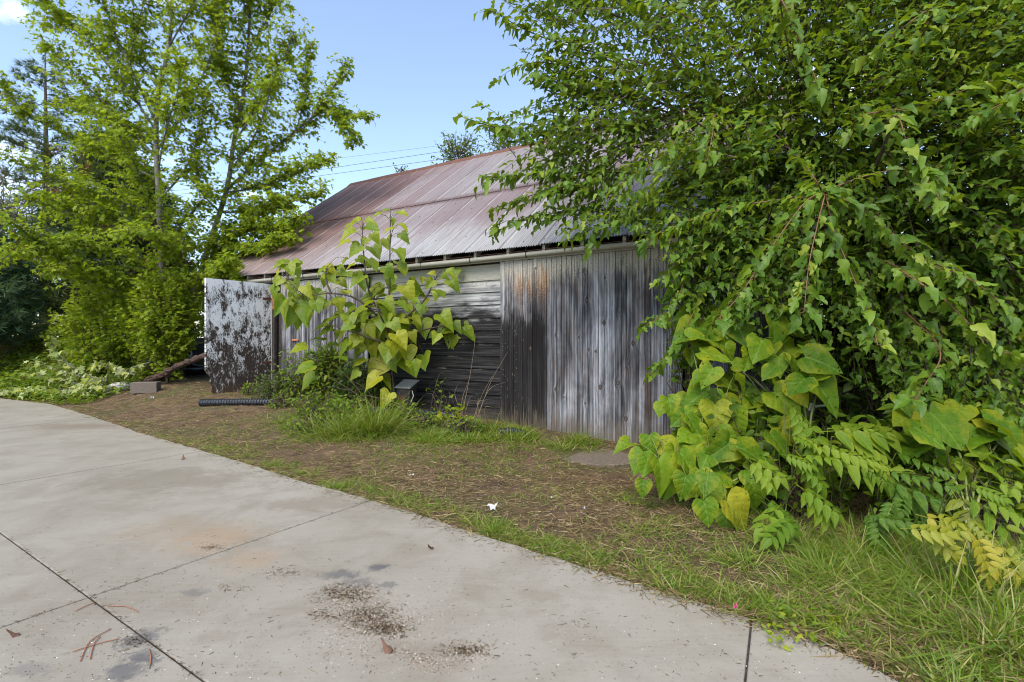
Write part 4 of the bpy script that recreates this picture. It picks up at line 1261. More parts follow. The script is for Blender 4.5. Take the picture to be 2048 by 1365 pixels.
fk = dict(step=.11, size=.15, kinds=(0,), droop=.4, jit=.5)
gb = 'trees of the thicket behind'
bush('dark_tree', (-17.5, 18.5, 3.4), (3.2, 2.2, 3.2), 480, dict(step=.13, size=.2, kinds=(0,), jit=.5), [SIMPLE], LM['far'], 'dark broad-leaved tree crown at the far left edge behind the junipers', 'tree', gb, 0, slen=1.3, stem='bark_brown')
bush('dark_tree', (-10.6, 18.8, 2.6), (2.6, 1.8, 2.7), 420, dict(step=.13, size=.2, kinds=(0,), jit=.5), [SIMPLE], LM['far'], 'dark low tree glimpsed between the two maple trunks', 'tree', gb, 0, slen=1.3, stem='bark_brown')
# bare twiggy brush against the sky at far left
root = thing('bare_tree', gnd(-19.0, 19.0), 'sparse nearly leafless twiggy tree against the sky at far left', 'tree')
tw, L = Tubes(), Leaves()
for a in range(70):
    s = np.array(root.location) + np.array([rng.normal() * .5, rng.normal() * .5, rng.uniform(2.0, 4.5)])
    e = s + np.array([rng.normal() * 2.0, rng.normal() * 1.2, rng.uniform(.8, 3.6)])
    ln = smooth_line([s, (s + e) / 2 + rv(1, .25)[0], e], 7); tw.add(ln, .025, .006, 4)
    for b in range(5):
        q = ln[rng.integers(2, 7)]; e2 = q + rv(1, .5)[0] + [0, 0, .3]
        l2 = smooth_line([q, (q + e2) / 2 + rv(1, .08)[0], e2], 4); tw.add(l2, .008, .003, 3)
        if rng.random() < .5: shoot_leaves(L, l2, .16, .14, (0,), jit=.6)
m2 = MB(); m2.tube([(0, 0, -.1), (.1, 0, 2), (.1, .1, 4.4)], [.12, .09, .04], 8); m2.build('trunk', M['bark_brown'], root, True)
tw.build('twigs', M['bark_brown'], root, 'stuff'); grow(root, L, [SIMPLE], LM['far'], 0)

# elm crowns over the ridge
def crown(cpx, cpy, Z, rx, rz, n, label, name='elm_tree', mat='elm', sz=.19, upb=.5, step=.08):
    n = int(n * 3)
    c = P(cpx, cpy, Z); b = gnd(c[0] + .4, c[1])
    root = thing(name, b, label, 'tree', 'trees standing behind the barn')
    m2 = MB(); q = c - b
    m2.tube(smooth_line([(0, 0, 0), q * .6 + np.array([.15, 0, 0]), q], 8), np.linspace(.16, .03, 8), 8); m2.build('trunk', M['bark_brown'], root, True)
    L, tw = Leaves(), Tubes()
    for a in range(n):
        d = nz(rv(1)[0]); tip = c + d * np.array([rx, rx * .8, rz]) * rng.uniform(.35, 1)
        s = c + (tip - c) * .25 - np.array([0, 0, rz * .3])
        ln = smooth_line([s, (s + tip) / 2 + np.array([0, 0, -.08]), tip], 7); tw.add(ln, .015, .004, 3)
        shoot_leaves(L, ln, step, sz, (0,), droop=.3, jit=.5, u0=.3)
    tw.build('twigs', M['bark_brown'], root, 'stuff'); grow(root, L, [SIMPLE], LM[mat], 0)
for lx_, ly_, a, b_ in ((838, 258, 900, 300), (905, 250, 915, 310), (960, 262, 930, 310), (880, 285, 905, 330), (975, 292, 930, 330), (845, 325, 900, 330)): pass
crown(915, 300, 21.5, 1.25, 1.1, 40, 'small elm crown poking over the ridge beside the wires', step=.07)
crown(1020, 285, 24, 1.6, 1.4, 34, 'paler elm crown over the ridge where the mulberry begins')
crown(802, 336, 21.5, .35, .22, 5, 'tip of a tree just showing over the ridge')
crown(1190, 250, 25, 2.6, 2.2, 40, 'tree crown behind the ridge seen through the mulberry')
# ================================================================ THE MULBERRY THAT SWALLOWS THE RIGHT END
MB0 = gnd(4.6, 6.6)
mul = thing('mulberry_tree', MB0, 'huge mulberry with dark lobed leaves burying the right end of the barn', 'tree')
Lm, twm = Leaves(), Tubes()
zx = [-200, 950, 1250, 1500, 1750, 2050, 2400, 2800]; zz_ = [6.6, 6.4, 5.6, 4.7, 4.15, 3.6, 3.3, 3.2]
def mul_front(px, py):
    return np.interp(px, zx, zz_) + .5 * sstep(150, -400, py) + .35 * sstep(450, 750, py)
MPOLY = np.array([(985, 25), (1020, 75), (1050, 120), (1035, 150), (1080, 205), (1040, 232), (925, 245), (1000, 283), (1075, 300), (968, 352), (1075, 375),
                  (1000, 415), (1070, 415), (1000, 455), (1110, 470), (1150, 490), (1215, 472), (1300, 485), (1345, 540), (1330, 600), (1345, 600), (1380, 640),
                  (1440, 665), (1560, 680), (1690, 700), (1720, 800), (1850, 830), (2300, 860), (2600, 600), (2600, -500), (1300, -600), (1080, -300), (1010, -80)], float)
cen = np.array([4.3, 6.4, 2.4])
def mshoot(tip, ll, droop, out=None, size=.125, step=.05, r=.006):
    o = nz(tip - cen) if out is None else nz(out)
    side = nz(o + rv(1, .30)[0] + np.array([0, -.25, 0]))
    b = tip - side * ll + np.array([0, 0, droop * ll])
    pts = smooth_line([b, (b + tip) / 2 + np.array([0, 0, .16 * ll * max(droop, .3)]), tip], 8)
    twm.add(pts, r, .0022, 3)
    shoot_leaves(Lm, pts, step, size, (0, 1, 2, 2, 2) if tip[1] > 5.0 else (0, 0, 1, 2), droop=.22, side=.85, face=(-.15, -.25, 0), u0=.08, jit=.45, srange=(.5, 1.3))
NSH = 2750
cnt = 0
while cnt < NSH:
    px, py = rng.uniform(900, 2280), rng.uniform(-260, 860)
    if not inside(np.array([px]), np.array([py]), MPOLY)[0]: continue
    edge = seg_dist(np.array([px]), np.array([py]), MPOLY)[0]
    back = abs(rng.normal()) * .9 * sstep(10, 320, edge)
    if px < 1250 and py > 300: back *= .25
    Z = float(mul_front(px, py) + back)
    tip = P(px, py, Z)
    if tip[2] < .5: continue
    dr = float(np.interp(py, [-300, 150, 350, 700], [-.25, -.1, .30, .75])) + rng.normal() * .15
    o = tip - cen; o = nz(o * np.array([1, 1, .5]) + np.array([-.35 if px < 1500 else 0, -.25, 0]))
    if px < 1350: o = nz(np.array([-1.0, -.15 + rng.normal() * .25, .10 if py < 250 else -.12]))
    mshoot(tip, rng.uniform(.6, 1.25), dr, o, size=.098 if Z > 4.6 else .088)
    cnt += 1
# sprays that stick out of the outline
for pts_, z0, z1 in [([(1300, 130), (1150, 95), (1050, 60), (985, 18)], 6.2, 6.0), ([(1330, 210), (1180, 150), (1090, 125), (1035, 132)], 6.2, 6.0), ([(1300, 300), (1150, 270), (1020, 262), (918, 232)], 6.4, 6.0),
                     ([(1330, 350), (1200, 345), (1080, 350), (962, 354)], 6.2, 6.0), ([(1350, 410), (1200, 385), (1090, 385), (985, 418)], 6.1, 6.0), ([(1330, 440), (1200, 420), (1090, 430), (992, 462)], 6.1, 6.1),
                     ([(1400, 330), (1320, 380), (1220, 440), (1128, 485)], 5.9, 6.0), ([(1350, 230), (1230, 190), (1130, 185), (1068, 205)], 6.2, 6.1), ([(1300, 60), (1200, 20), (1120, 0), (1060, -20)], 6.2, 6.1)]:
    ln = smooth_line(pl(*pts_, Z=(z0, z1)), 16); twm.add(ln, .012, .003, 5)
    shoot_leaves(Lm, ln, .034, .15, (0, 1, 2), droop=.5, face=(0, -.15, 0), u0=.15)
    for q in range(5):
        a = ln[rng.integers(4, 14)]; d = nz((ln[-1] - ln[0]) + rv(1, 1.0)[0] * np.array([.9, .9, .7])); l2 = rng.uniform(.3, .6)
        t2 = smooth_line([a, a + d * l2 * .5 + np.array([0, 0, .03]), a + d * l2 - np.array([0, 0, .1 * l2])], 5); twm.add(t2, .005, .002, 4)
        shoot_leaves(Lm, t2, .05, .14, (0, 1, 2), droop=.55, face=(0, -.15, 0))
twm.build('twigs', M['stem_dark'], mul, 'stuff')
# long drooping shoots at the front, orange-brown bark showing
tws = Tubes()
FRONT = [([(1650, 388), (1610, 405), (1540, 500), (1480, 590), (1430, 645)], 4.05, 3.75), ([(1650, 390), (1635, 450), (1618, 530), (1608, 625)], 4.0, 3.7), ([(1652, 390), (1668, 460), (1700, 540), (1742, 640), (1755, 690)], 4.0, 3.6),
         ([(1655, 385), (1740, 430), (1820, 500), (1880, 540), (1910, 545)], 4.0, 3.6), ([(1640, 375), (1600, 320), (1540, 260), (1500, 235)], 4.05, 4.2), ([(1640, 395), (1560, 400), (1440, 420), (1340, 460), (1290, 485)], 4.1, 4.7),
         ([(1790, 232), (1815, 290), (1850, 350), (1880, 400)], 3.8, 3.55), ([(1910, 545), (1970, 580), (2030, 640)], 3.6, 3.4), ([(1660, 380), (1740, 350), (1820, 340), (1900, 370)], 4.0, 3.6),
         ([(1380, 240), (1340, 300), (1270, 350), (1225, 380)], 5.0, 5.0), ([(1435, 230), (1425, 270), (1415, 320)], 4.9, 4.7), ([(2060, 170), (2000, 210), (1940, 240)], 3.4, 3.4), ([(1720, 235), (1830, 215), (1960, 170), (2060, 140)], 4.1, 3.7),
         ([(1560, 0), (1590, 60), (1620, 130), (1640, 180)], 4.4, 4.2), ([(1870, 20), (1800, 60), (1740, 110)], 3.8, 3.8), ([(1480, 120), (1420, 60), (1340, 20), (1270, 0)], 5.0, 5.4), ([(1830, 560), (1900, 610), (1980, 690), (2050, 720)], 3.6, 3.4),
         ([(1880, 700), (1850, 770), (1830, 800)], 3.7, 3.6), ([(1400, 470), (1370, 560), (1340, 620), (1285, 655)], 5.4, 5.3), ([(1420, 560), (1380, 640), (1345, 700), (1300, 750)], 5.3, 5.2), ([(1410, 520), (1360, 530), (1322, 560)], 5.5, 5.5)]
for pts_, z0, z1 in FRONT:
    ln = pl(*pts_, Z=(z0, z1)); ln = smooth_line(np.vstack([ln[:1] + nz(cen + [0, .8, .6] - ln[:1]) * .7, ln]), 20); tws.add(ln, .0075, .0028, 5)
    shoot_leaves(Lm, ln, .036, .135, (0, 1, 1), droop=.5, side=.75, face=(-.1, -.25, 0), u0=.12, jit=.35, tw=tws, pet=.3)
    shoot_leaves(Lm, ln[-7:], .05, .135, (0, 1, 1), droop=.5, face=(-.1, -.3, 0), u0=.0, jit=.4, tw=tws, pet=.3)
tws.build('shoots', M['twig_red'], mul, 'stuff')
m2 = MB(); m2.tube(smooth_line([(0, 0, -.2), (.1, 0, 1.2), (0, .1, 2.6), (-.2, 0, 4.5)], 12), np.linspace(.17, .07, 12), 10); m2.build('trunk', M['bark_brown'], mul, True)
for tgt in [P(1650, 388, 4.05), P(1250, 120, 6.3), P(1330, 330, 6.0), P(1790, 232, 3.8), P(1500, -150, 5.5), P(1900, -200, 4.5), P(2300, 200, 4.5), P(1450, 480, 5.6), P(2100, 560, 4.0), P(1300, 60, 6.2)]:
    q = tgt - MB0; m2 = MB(); m2.tube(smooth_line([(0, .03, 1.2 + random.random()), q * .5 + np.array([0, .3, 1.1]), q], 10), np.linspace(.05, .010, 10), 7); m2.build('limb', M['bark_brown'], mul, True)
grow(mul, Lm, [MUL_A, MUL_B, MUL_C], LM['mulberry'], 300, wf=.80, prefer=lambda p: 1.0 * (p[:, 2] > .7) * np.where(p[:, 1] > 3.45, 1, .6))

# thicket behind the mulberry
for c, r, n, lab in [((7.5, 9.5, 2.6), (2.6, 1.6, 2.7), 500, 'dark thicket tree directly behind the mulberry, right of the barn'), ((10.5, 9.0, 3.2), (2.8, 2.0, 3.4), 450, 'dark thicket tree at the right edge behind the mulberry'),
                     ((6.2, 6.0, 1.2), (2.4, .9, 1.8), 900, 'dark undergrowth bush beneath the mulberry at the right')]:
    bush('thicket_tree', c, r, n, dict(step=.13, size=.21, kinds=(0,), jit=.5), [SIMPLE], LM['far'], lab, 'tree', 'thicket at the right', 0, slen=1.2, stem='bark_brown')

bush('vine_bush', (2.05, 5.75, 1.75), (.42, .3, 1.05), 110, dict(step=.05, size=.11, kinds=(0, 1, 2), droop=.6, jit=.45), [MUL_C, MUL_A, MUL_B], LM['mulberry'], 'leafy climber hanging over the right edge of the sliding door', 'climber', None, 60, slen=.5)
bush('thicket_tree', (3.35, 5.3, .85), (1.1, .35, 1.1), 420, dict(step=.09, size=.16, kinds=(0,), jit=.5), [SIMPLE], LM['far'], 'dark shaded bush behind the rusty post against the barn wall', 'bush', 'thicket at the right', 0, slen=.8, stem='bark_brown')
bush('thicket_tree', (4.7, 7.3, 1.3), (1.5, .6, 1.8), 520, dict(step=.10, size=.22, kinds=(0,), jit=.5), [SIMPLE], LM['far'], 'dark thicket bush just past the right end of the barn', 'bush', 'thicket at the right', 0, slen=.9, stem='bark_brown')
# ================================================================ PLANTS WITH BIG LEAVES
def view_leaf(px, py, len_px, Z, ang, tilt=.5, roll=0.0):
    """leaf centred on a line of sight: ang = direction of its tip on the picture (0 right, 90 down)"""
    s = len_px / F * Z
    a = math.radians(ang)
    d = np.array([math.cos(a), -tilt * random.uniform(.7, 1.7), -math.sin(a) * .72])
    d /= np.linalg.norm(d)
    c = P(px, py, Z)
    n = np.array([rng.normal() * .45 + roll, -.55 + rng.normal() * .2, 1.0 + rng.normal() * .25])
    return c - d * s * .45, d, n, s

def big_plant(name, base, label, cat, group, leaves, stems, tms, mat, stem_mat, r=.012, wf=1.0, petr=.004):
    root = thing(name, base, label, cat, group)
    L, tw = Leaves(), Tubes(); allp = []
    for ln in stems:
        s = smooth_line(ln, 14); tw.add(s, r if len(stems) else r, r * .35, 7); allp.append(s)
    ap = np.vstack(allp)
    for (p, d, n, s) in leaves:
        L.add(p, d, n, s, rng.integers(0, len(tms)))
        dd = np.linalg.norm((ap - p) * np.array([1, .6, 1]) + np.array([0, 0, .12]), axis=1); q = ap[int(np.argmin(dd))]
        if np.linalg.norm(q - p) < 1.2:
            tw.add(smooth_line([q, (p + q) / 2 + np.array([0, 0, .25 * np.linalg.norm(q - p) * .5]), p + d * .02 * s], 6), petr, petr * .7, 4)
    tw.build('stem', M[stem_mat], root)
    grow(root, L, tms, LM[mat], len(L.p), wf=wf)
    return root

# --- the catalpa sapling in front of the siding
ZC = 8.25
cs = .2198
cat_leaves = [(1055, 75, 100, 200), (970, 125, 95, 190), (1165, 110, 110, -10), (1220, 115, 80, 0), (1120, 190, 80, 60), (1215, 235, 120, 20), (1080, 265, 120, 170), (1215, 320, 120, 50), (1060, 385, 140, 80), (1190, 480, 160, 40),
  (1200, 585, 140, 50), (770, 190, 130, 190), (720, 215, 150, 175), (900, 180, 100, -20), (920, 240, 170, 15), (700, 300, 190, 170), (950, 330, 120, 60), (860, 375, 100, 100), (660, 385, 150, 165), (770, 450, 160, 130), (960, 455, 160, 30),
  (940, 575, 170, 35), (720, 585, 110, 170), (1075, 640, 140, 60), (790, 715, 170, 140), (1090, 740, 140, 100), (60, 590, 140, 170), (110, 555, 130, 200), (220, 555, 100, -20), (75, 650, 95, 110), (180, 620, 150, 60), (240, 640, 130, 30),
  (210, 780, 170, 80), (330, 820, 150, 70), (100, 960, 240, 110), (205, 1040, 190, 97), (305, 1000, 260, 92), (270, 900, 200, 60), (430, 890, 160, 80), (500, 600, 110, 200), (550, 615, 120, 20), (460, 640, 120, 150), (640, 650, 150, 10),
  (630, 590, 80, -30), (550, 700, 140, 60), (650, 740, 120, 40), (430, 960, 140, 70), (700, 830, 130, 0), (640, 940, 130, 60), (20, 720, 130, 120), (20, 830, 130, 110), (1470, 665, 80, 190), (1640, 660, 120, 10), (1670, 760, 150, 55),
  (1460, 760, 110, 120), (1590, 690, 95, -20), (1550, 840, 150, 30), (1510, 850, 110, 90), (1600, 880, 100, 20), (950, 810, 170, 150), (1260, 830, 190, 48), (880, 870, 120, 200), (1000, 870, 120, -60), (860, 950, 170, 150), (1080, 940, 170, 40),
  (1200, 920, 150, 10), (1320, 910, 100, -10), (1370, 985, 130, 100), (810, 1000, 140, 160), (720, 1090, 160, 80), (620, 1040, 140, 160), (1020, 1100, 200, 85), (1190, 1075, 190, 20), (1330, 1080, 130, 30), (1400, 1150, 190, 60), (840, 1060, 150, 140),
  (780, 1180, 150, 100), (900, 1160, 160, 60), (860, 1270, 180, 80), (640, 1320, 210, 130), (1080, 1200, 160, 100), (1190, 1260, 190, 50), (1290, 1230, 120, 90), (1510, 1250, 120, 110), (1655, 1270, 150, 105), (1600, 1080, 190, 40), (1560, 1170, 130, 170),
  (1700, 1150, 130, 40), (1810, 1205, 160, 25), (500, 1190, 170, 170), (650, 1210, 130, 150), (530, 1090, 140, 160), (1050, 1020, 150, -100), (940, 1330, 180, 95), (1020, 1330, 170, 80), (760, 1290, 150, 120), (1130, 1330, 150, 70), (980, 1200, 150, 110),
  (900, 1030, 130, 190), (1130, 1130, 150, 60), (700, 1150, 130, 150), (1000, 960, 130, 10), (780, 1100, 140, 200), (1240, 1160, 140, 40)]
low = [(840, 370, 190, 125), (1060, 330, 170, 45), (1205, 320, 150, 85), (960, 350, 120, 80), (1140, 370, 130, 60), (880, 330, 150, 110), (660, 420, 100, 140), (270, 375, 150, 165), (290, 480, 150, 140), (570, 290, 100, 0), (800, 480, 150, 150), (920, 470, 110, 40), (910, 620, 140, 110), (220, 220, 130, 150), (1000, 280, 150, 120), (930, 250, 160, 100), (1090, 260, 150, 60), (700, 330, 120, 150)]
lv = []
for a in cat_leaves: lv.append(view_leaf(540 + a[0] * cs, 400 + a[1] * cs, a[2] * cs * 1.0, ZC + rng.normal() * .28 - .1, a[3] + rng.normal() * 8))
for a in cat_leaves:
    for _r in range(2 if a[1] > 880 else 1):
      if rng.random() < .7 and a[1] > 500: lv.append(view_leaf(540 + a[0] * cs + rng.normal() * 12, 400 + a[1] * cs + rng.normal() * 10, a[2] * cs * rng.uniform(.6, 1.0), ZC + rng.uniform(.05, .4), a[3] + rng.normal() * 40))
for a in low: lv.append(view_leaf(540 + a[0] * .2539, 640 + a[1] * .2539, a[2] * .2539 * 1.08, ZC + rng.normal() * .25 - .1, a[3] + rng.normal() * 8))
bc = G(791, 826)
tz = bc[1]
stems = [[bc + [0, 0, -.05], P(787, 770, tz), P(782, 720, ZC), P(776, 660, ZC)], [P(776, 660, ZC), P(778, 590, ZC), P(780, 500, ZC), P(781, 425, ZC)], [P(778, 650, ZC), P(745, 600, ZC - .1), P(733, 560, ZC - .1), P(727, 500, ZC - .1), P(724, 442, ZC - .1)],
         [P(778, 655, ZC), P(716, 600, ZC - .2), P(662, 587, ZC - .3), P(610, 590, ZC - .3), P(575, 560, ZC - .3)], [P(662, 587, ZC - .3), P(652, 560, ZC - .3), P(653, 535, ZC - .3)], [P(780, 660, ZC), P(843, 607, ZC + .1), P(860, 580, ZC + .1), P(876, 548, ZC + .1)],
         [P(780, 670, ZC), P(760, 630, ZC - .3), P(750, 605, ZC - .3)], [P(782, 690, ZC), P(850, 660, ZC), P(910, 650, ZC)], [P(780, 690, ZC), P(720, 670, ZC - .2), P(660, 650, ZC - .2)]]
catalpa = big_plant('catalpa_sapling', bc, 'yellow-green catalpa sapling with big drooping leaves, two thin leaders above the eave', 'sapling', None, lv, stems, SHOULDER + HEART[:2], 'catalpa', 'stem_dark', r=.018, petr=.0045)

# --- heart-leaved sprouts at the right
hs = .3896
def zh(py): return float(np.interp(py, [600, 700, 800, 900, 1000, 1060], [5.2, 4.95, 4.65, 4.35, 4.0, 3.75]))
A_ = [(130, 690, 120, 80), (70, 775, 150, 120), (240, 700, 150, 20), (330, 690, 150, 160), (320, 645, 150, 170), (205, 830, 200, 75), (330, 785, 170, 60), (110, 800, 120, 110), (280, 560, 120, 140), (235, 490, 120, 95), (360, 590, 160, 60), (500, 720, 190, 150),
      (680, 740, 230, 20), (580, 855, 210, 85), (480, 800, 170, 150), (500, 920, 190, 80), (380, 880, 160, 110), (600, 1050, 240, 50), (620, 960, 130, 80), (520, 1090, 130, 100), (420, 1040, 150, 85), (700, 870, 190, 60), (450, 660, 160, 140), (540, 655, 140, 40),
      (300, 900, 140, 100), (420, 760, 150, 120), (620, 800, 170, 30), (760, 800, 170, 60), (560, 760, 150, 190), (250, 760, 140, 120), (680, 960, 160, 70), (440, 960, 150, 110), (780, 900, 160, 70)]
B_ = [(390, 430, 210, 150), (470, 545, 190, 92), (600, 470, 230, 165), (690, 515, 170, 80), (580, 570, 150, 90), (740, 475, 150, 60), (830, 470, 210, 60), (810, 585, 210, 75), (700, 620, 240, 120), (800, 690, 180, 60), (430, 335, 140, 110), (520, 375, 140, 40), (600, 370, 120, 60),
      (640, 540, 160, 110), (900, 560, 180, 70), (760, 560, 160, 130), (520, 480, 160, 200), (850, 640, 170, 40)]
C_ = [(840, 195, 200, 165), (790, 275, 130, 110), (870, 285, 150, 70), (1010, 265, 210, 20), (1035, 410, 260, 55), (890, 380, 170, 150), (895, 430, 150, 70), (1100, 330, 140, 30), (690, 200, 170, 120), (790, 110, 190, 70), (640, 250, 130, 100), (740, 320, 110, 140), (950, 330, 140, 200)]
D_ = [(325, 105, 190, 165), (440, 50, 180, 140), (520, 100, 160, 20), (430, 120, 150, 150), (500, 165, 140, 30), (455, 225, 170, 20), (540, 215, 110, 60), (380, 200, 130, 150), (600, 120, 150, 70), (330, 20, 150, 160), (560, 30, 150, 60)]
E_ = [(1470, 705, 210, 200), (1650, 600, 260, 75), (1790, 590, 220, 100), (1890, 615, 170, 10), (1965, 490, 250, 170), (1720, 525, 160, 150), (1970, 600, 230, 20), (1430, 560, 150, 160), (1560, 640, 200, 40), (1650, 790, 180, 60), (1850, 740, 190, 40), (2010, 690, 220, 60), (1985, 785, 210, 30),
      (1900, 830, 160, 60), (1440, 480, 140, 80), (1570, 720, 160, 120), (1760, 690, 180, 80), (2080, 560, 230, 30), (2090, 800, 220, 60), (1740, 830, 150, 100)]
def plantH(lst, basepx, label, dz=0, stempx=(), cat='weed'):
    lv = []
    for a in lst:
        px, py = 1250 + a[0] * hs, 620 + a[1] * hs
        Z = zh(py) + dz + rng.normal() * .14
        if a in ((1010, 265, 210, 20), (1035, 410, 260, 55)): Z = 4.42
        lv.append(view_leaf(px, py, a[2] * hs * .94, Z, a[3] + rng.normal() * 8, .45))
        for _e in range(1 if rng.random() < .6 else 2):
            lv.append(view_leaf(px + rng.normal() * 30, py + rng.normal() * 22, a[2] * hs * rng.uniform(.6, .95), Z + rng.uniform(.08, .35), a[3] + rng.normal() * 45, .5))
    b = G(*basepx)
    st = [[b + [0, 0, -.03]] + [P(x, y, zh(y) + dz + .1) for x, y in s] for s in stempx]
    return big_plant('heart_leaf_plant', b, label, cat, 'big heart-leaved sprouts at the right', lv, st, HEART, 'heart', 'twig_green', r=.012, petr=.004)
plantH(A_, (1445, 1000), 'low clump of big heart-shaped leaves spreading beside the concrete pad', 0, [[(1440, 940), (1420, 900), (1380, 870)], [(1460, 950), (1480, 900), (1500, 880)], [(1450, 980), (1380, 940), (1320, 920)], [(1470, 1000), (1490, 970)], [(1455, 970), (1530, 930), (1540, 900)]])
plantH(B_, (1500, 985), 'middle tier of big dark heart leaves left of the rusty post', .12, [[(1490, 880), (1460, 820), (1420, 790)], [(1510, 890), (1520, 820), (1540, 790)], [(1520, 900), (1570, 850), (1575, 800)]])
plantH(C_, (1618, 1000), 'tall sprout with hole-eaten heart leaves wrapped about the rusty post', -.15, [[(1620, 850), (1640, 760), (1640, 700)], [(1610, 820), (1580, 720), (1560, 680)]])
plantH(D_, (1415, 960), 'heart-leaved sprout climbing at the right side of the sliding door', .2, [[(1415, 800), (1420, 700), (1430, 650)], [(1410, 820), (1390, 720), (1380, 670)]])
plantH(E_, (1940, 1120), 'large round-leaved sprout at the right edge with cupped leaves', -.55, [[(1930, 950), (1900, 870), (1870, 850)], [(1950, 960), (2000, 880), (2010, 830)], [(1920, 980), (1850, 900), (1830, 870)], [(1960, 990), (2010, 930)]])

# --- seedlings with compound leaves
def plantP(lst, basepx, label, mat, dz=0, name='compound_leaf_seedling', wf=1.05):
    b = G(*basepx)
    root = thing(name, b, label, 'seedling', 'compound-leaved seedlings at the right')
    L, tw = Leaves(), Tubes()
    lst = list(lst) + [tuple(np.array(q) + np.tile(rng.normal(size=2) * [55, 40], 2) + rng.normal(size=4) * 22) for q in lst]
    for (x0, y0, x1, y1) in lst:
        a_ = np.array([1250 + x0 * hs, 620 + y0 * hs]); c_ = np.array([1250 + x1 * hs, 620 + y1 * hs])
        Z0 = zh(a_[1]) - .48 + dz; Z1 = Z0 - .12
        p0, p1 = P(*a_, Z0), P(*c_, Z1)
        s = np.linalg.norm(p1 - p0) * 1.08
        L.add(p0, nz(p1 - p0 + np.array([0, 0, .12 * s])), np.array([rng.normal() * .25, -.5, .95]), s, rng.integers(0, 3))
        q_ = p0 + nz(b + [0, .15, 0] - p0) * min(.28, np.linalg.norm(b - p0)); tw.add(smooth_line([q_, (q_ + p0) / 2 + np.array([0, .01, .01]), p0], 5), .005, .003, 4)
    tw.build('stem', M['twig_green'], root); grow(root, L, PINN, LM[mat], len(L.p), wf=wf)
plantP([(820, 470, 960, 600), (930, 560, 1010, 720), (880, 640, 1000, 700), (790, 740, 940, 790), (880, 760, 1010, 880)], (1590, 1030), 'bright seedling whose compound leaf arches up before the rusty post', 'ash')
plantP([(1000, 740, 1240, 830), (1150, 780, 1380, 900), (1040, 610, 1340, 625), (1060, 650, 1320, 730), (1020, 700, 1180, 780)], (1680, 1050), 'bright seedling with long horizontal compound leaves in the middle of the weeds', 'ash')
plantP([(880, 900, 1080, 1030), (700, 950, 860, 1090), (800, 1000, 720, 1100), (640, 760, 780, 850)], (1570, 1060), 'low seedling with compound leaves at the front rim of the heart leaves', 'ash', -.05)
plantP([(1320, 880, 1580, 960), (1250, 1060, 1450, 1100), (1330, 830, 1480, 850), (1440, 900, 1430, 1020), (1480, 860, 1650, 900), (1280, 1020, 1320, 1180)], (1770, 1060), 'dark green seedling with compound leaves right of the bright seedling', 'ash_dark', -.1)
plantP([(1490, 1050, 1720, 1130), (1500, 1100, 1660, 1220), (1700, 930, 1800, 1090), (1740, 1060, 1880, 1180), (1600, 1040, 1700, 1080), (1800, 1140, 1860, 1290), (1900, 1180, 2010, 1330)], (1880, 1110), 'sickly yellow seedling with brown-spotted compound leaves', 'ash_yellow', -.45)
plantP([(1800, 960, 2040, 1060), (1760, 900, 1930, 960), (1880, 880, 2060, 940)], (2000, 1110), 'seedling with small dull compound leaves at the right edge', 'ash', -.6)

# filler under and behind the big leaves
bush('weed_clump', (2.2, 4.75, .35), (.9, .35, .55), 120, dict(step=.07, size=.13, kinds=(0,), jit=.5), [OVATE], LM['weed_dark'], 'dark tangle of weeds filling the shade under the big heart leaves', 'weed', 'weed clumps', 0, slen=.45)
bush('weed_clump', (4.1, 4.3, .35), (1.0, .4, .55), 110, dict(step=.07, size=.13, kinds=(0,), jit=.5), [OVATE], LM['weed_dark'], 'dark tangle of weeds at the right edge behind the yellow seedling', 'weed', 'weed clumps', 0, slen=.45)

bush('weed_clump', (2.5, 4.75, .30), (.9, .30, .45), 240, dict(step=.06, size=.12, kinds=(0,), jit=.5), [OVATE], LM['weed'], 'mid-green weeds packed under the bright compound-leaved seedlings', 'weed', 'weed clumps', 0, slen=.4)
bush('weed_clump', (3.6, 4.25, .34), (.85, .30, .5), 280, dict(step=.06, size=.12, kinds=(0,), jit=.5), [OVATE], LM['weed'], 'leafy weeds packed round the dark compound-leaved seedling', 'weed', 'weed clumps', 0, slen=.4)
bush('weed_clump', (2.3, 4.25, .16), (.75, .2, .26), 150, dict(step=.05, size=.085, kinds=(0,), jit=.5), [OVATE], LM['weed'], 'small-leaved weeds at the front rim, between the low heart leaves and the dark seedling', 'weed', 'weed clumps', 0, slen=.3)
bush('weed_clump', (3.25, 3.75, .20), (.7, .2, .32), 170, dict(step=.05, size=.09, kinds=(0,), jit=.5), [OVATE], LM['weed'], 'small-leaved weeds about the stems of the round-leaved sprout', 'weed', 'weed clumps', 0, slen=.3)
bush('weed_clump', (1.75, 4.75, .25), (.5, .22, .32), 90, dict(step=.06, size=.12, kinds=(0,), jit=.5), [OVATE], LM['weed_dark'], 'weeds under the low heart leaves nearest the driveway', 'weed', 'weed clumps', 0, slen=.35)
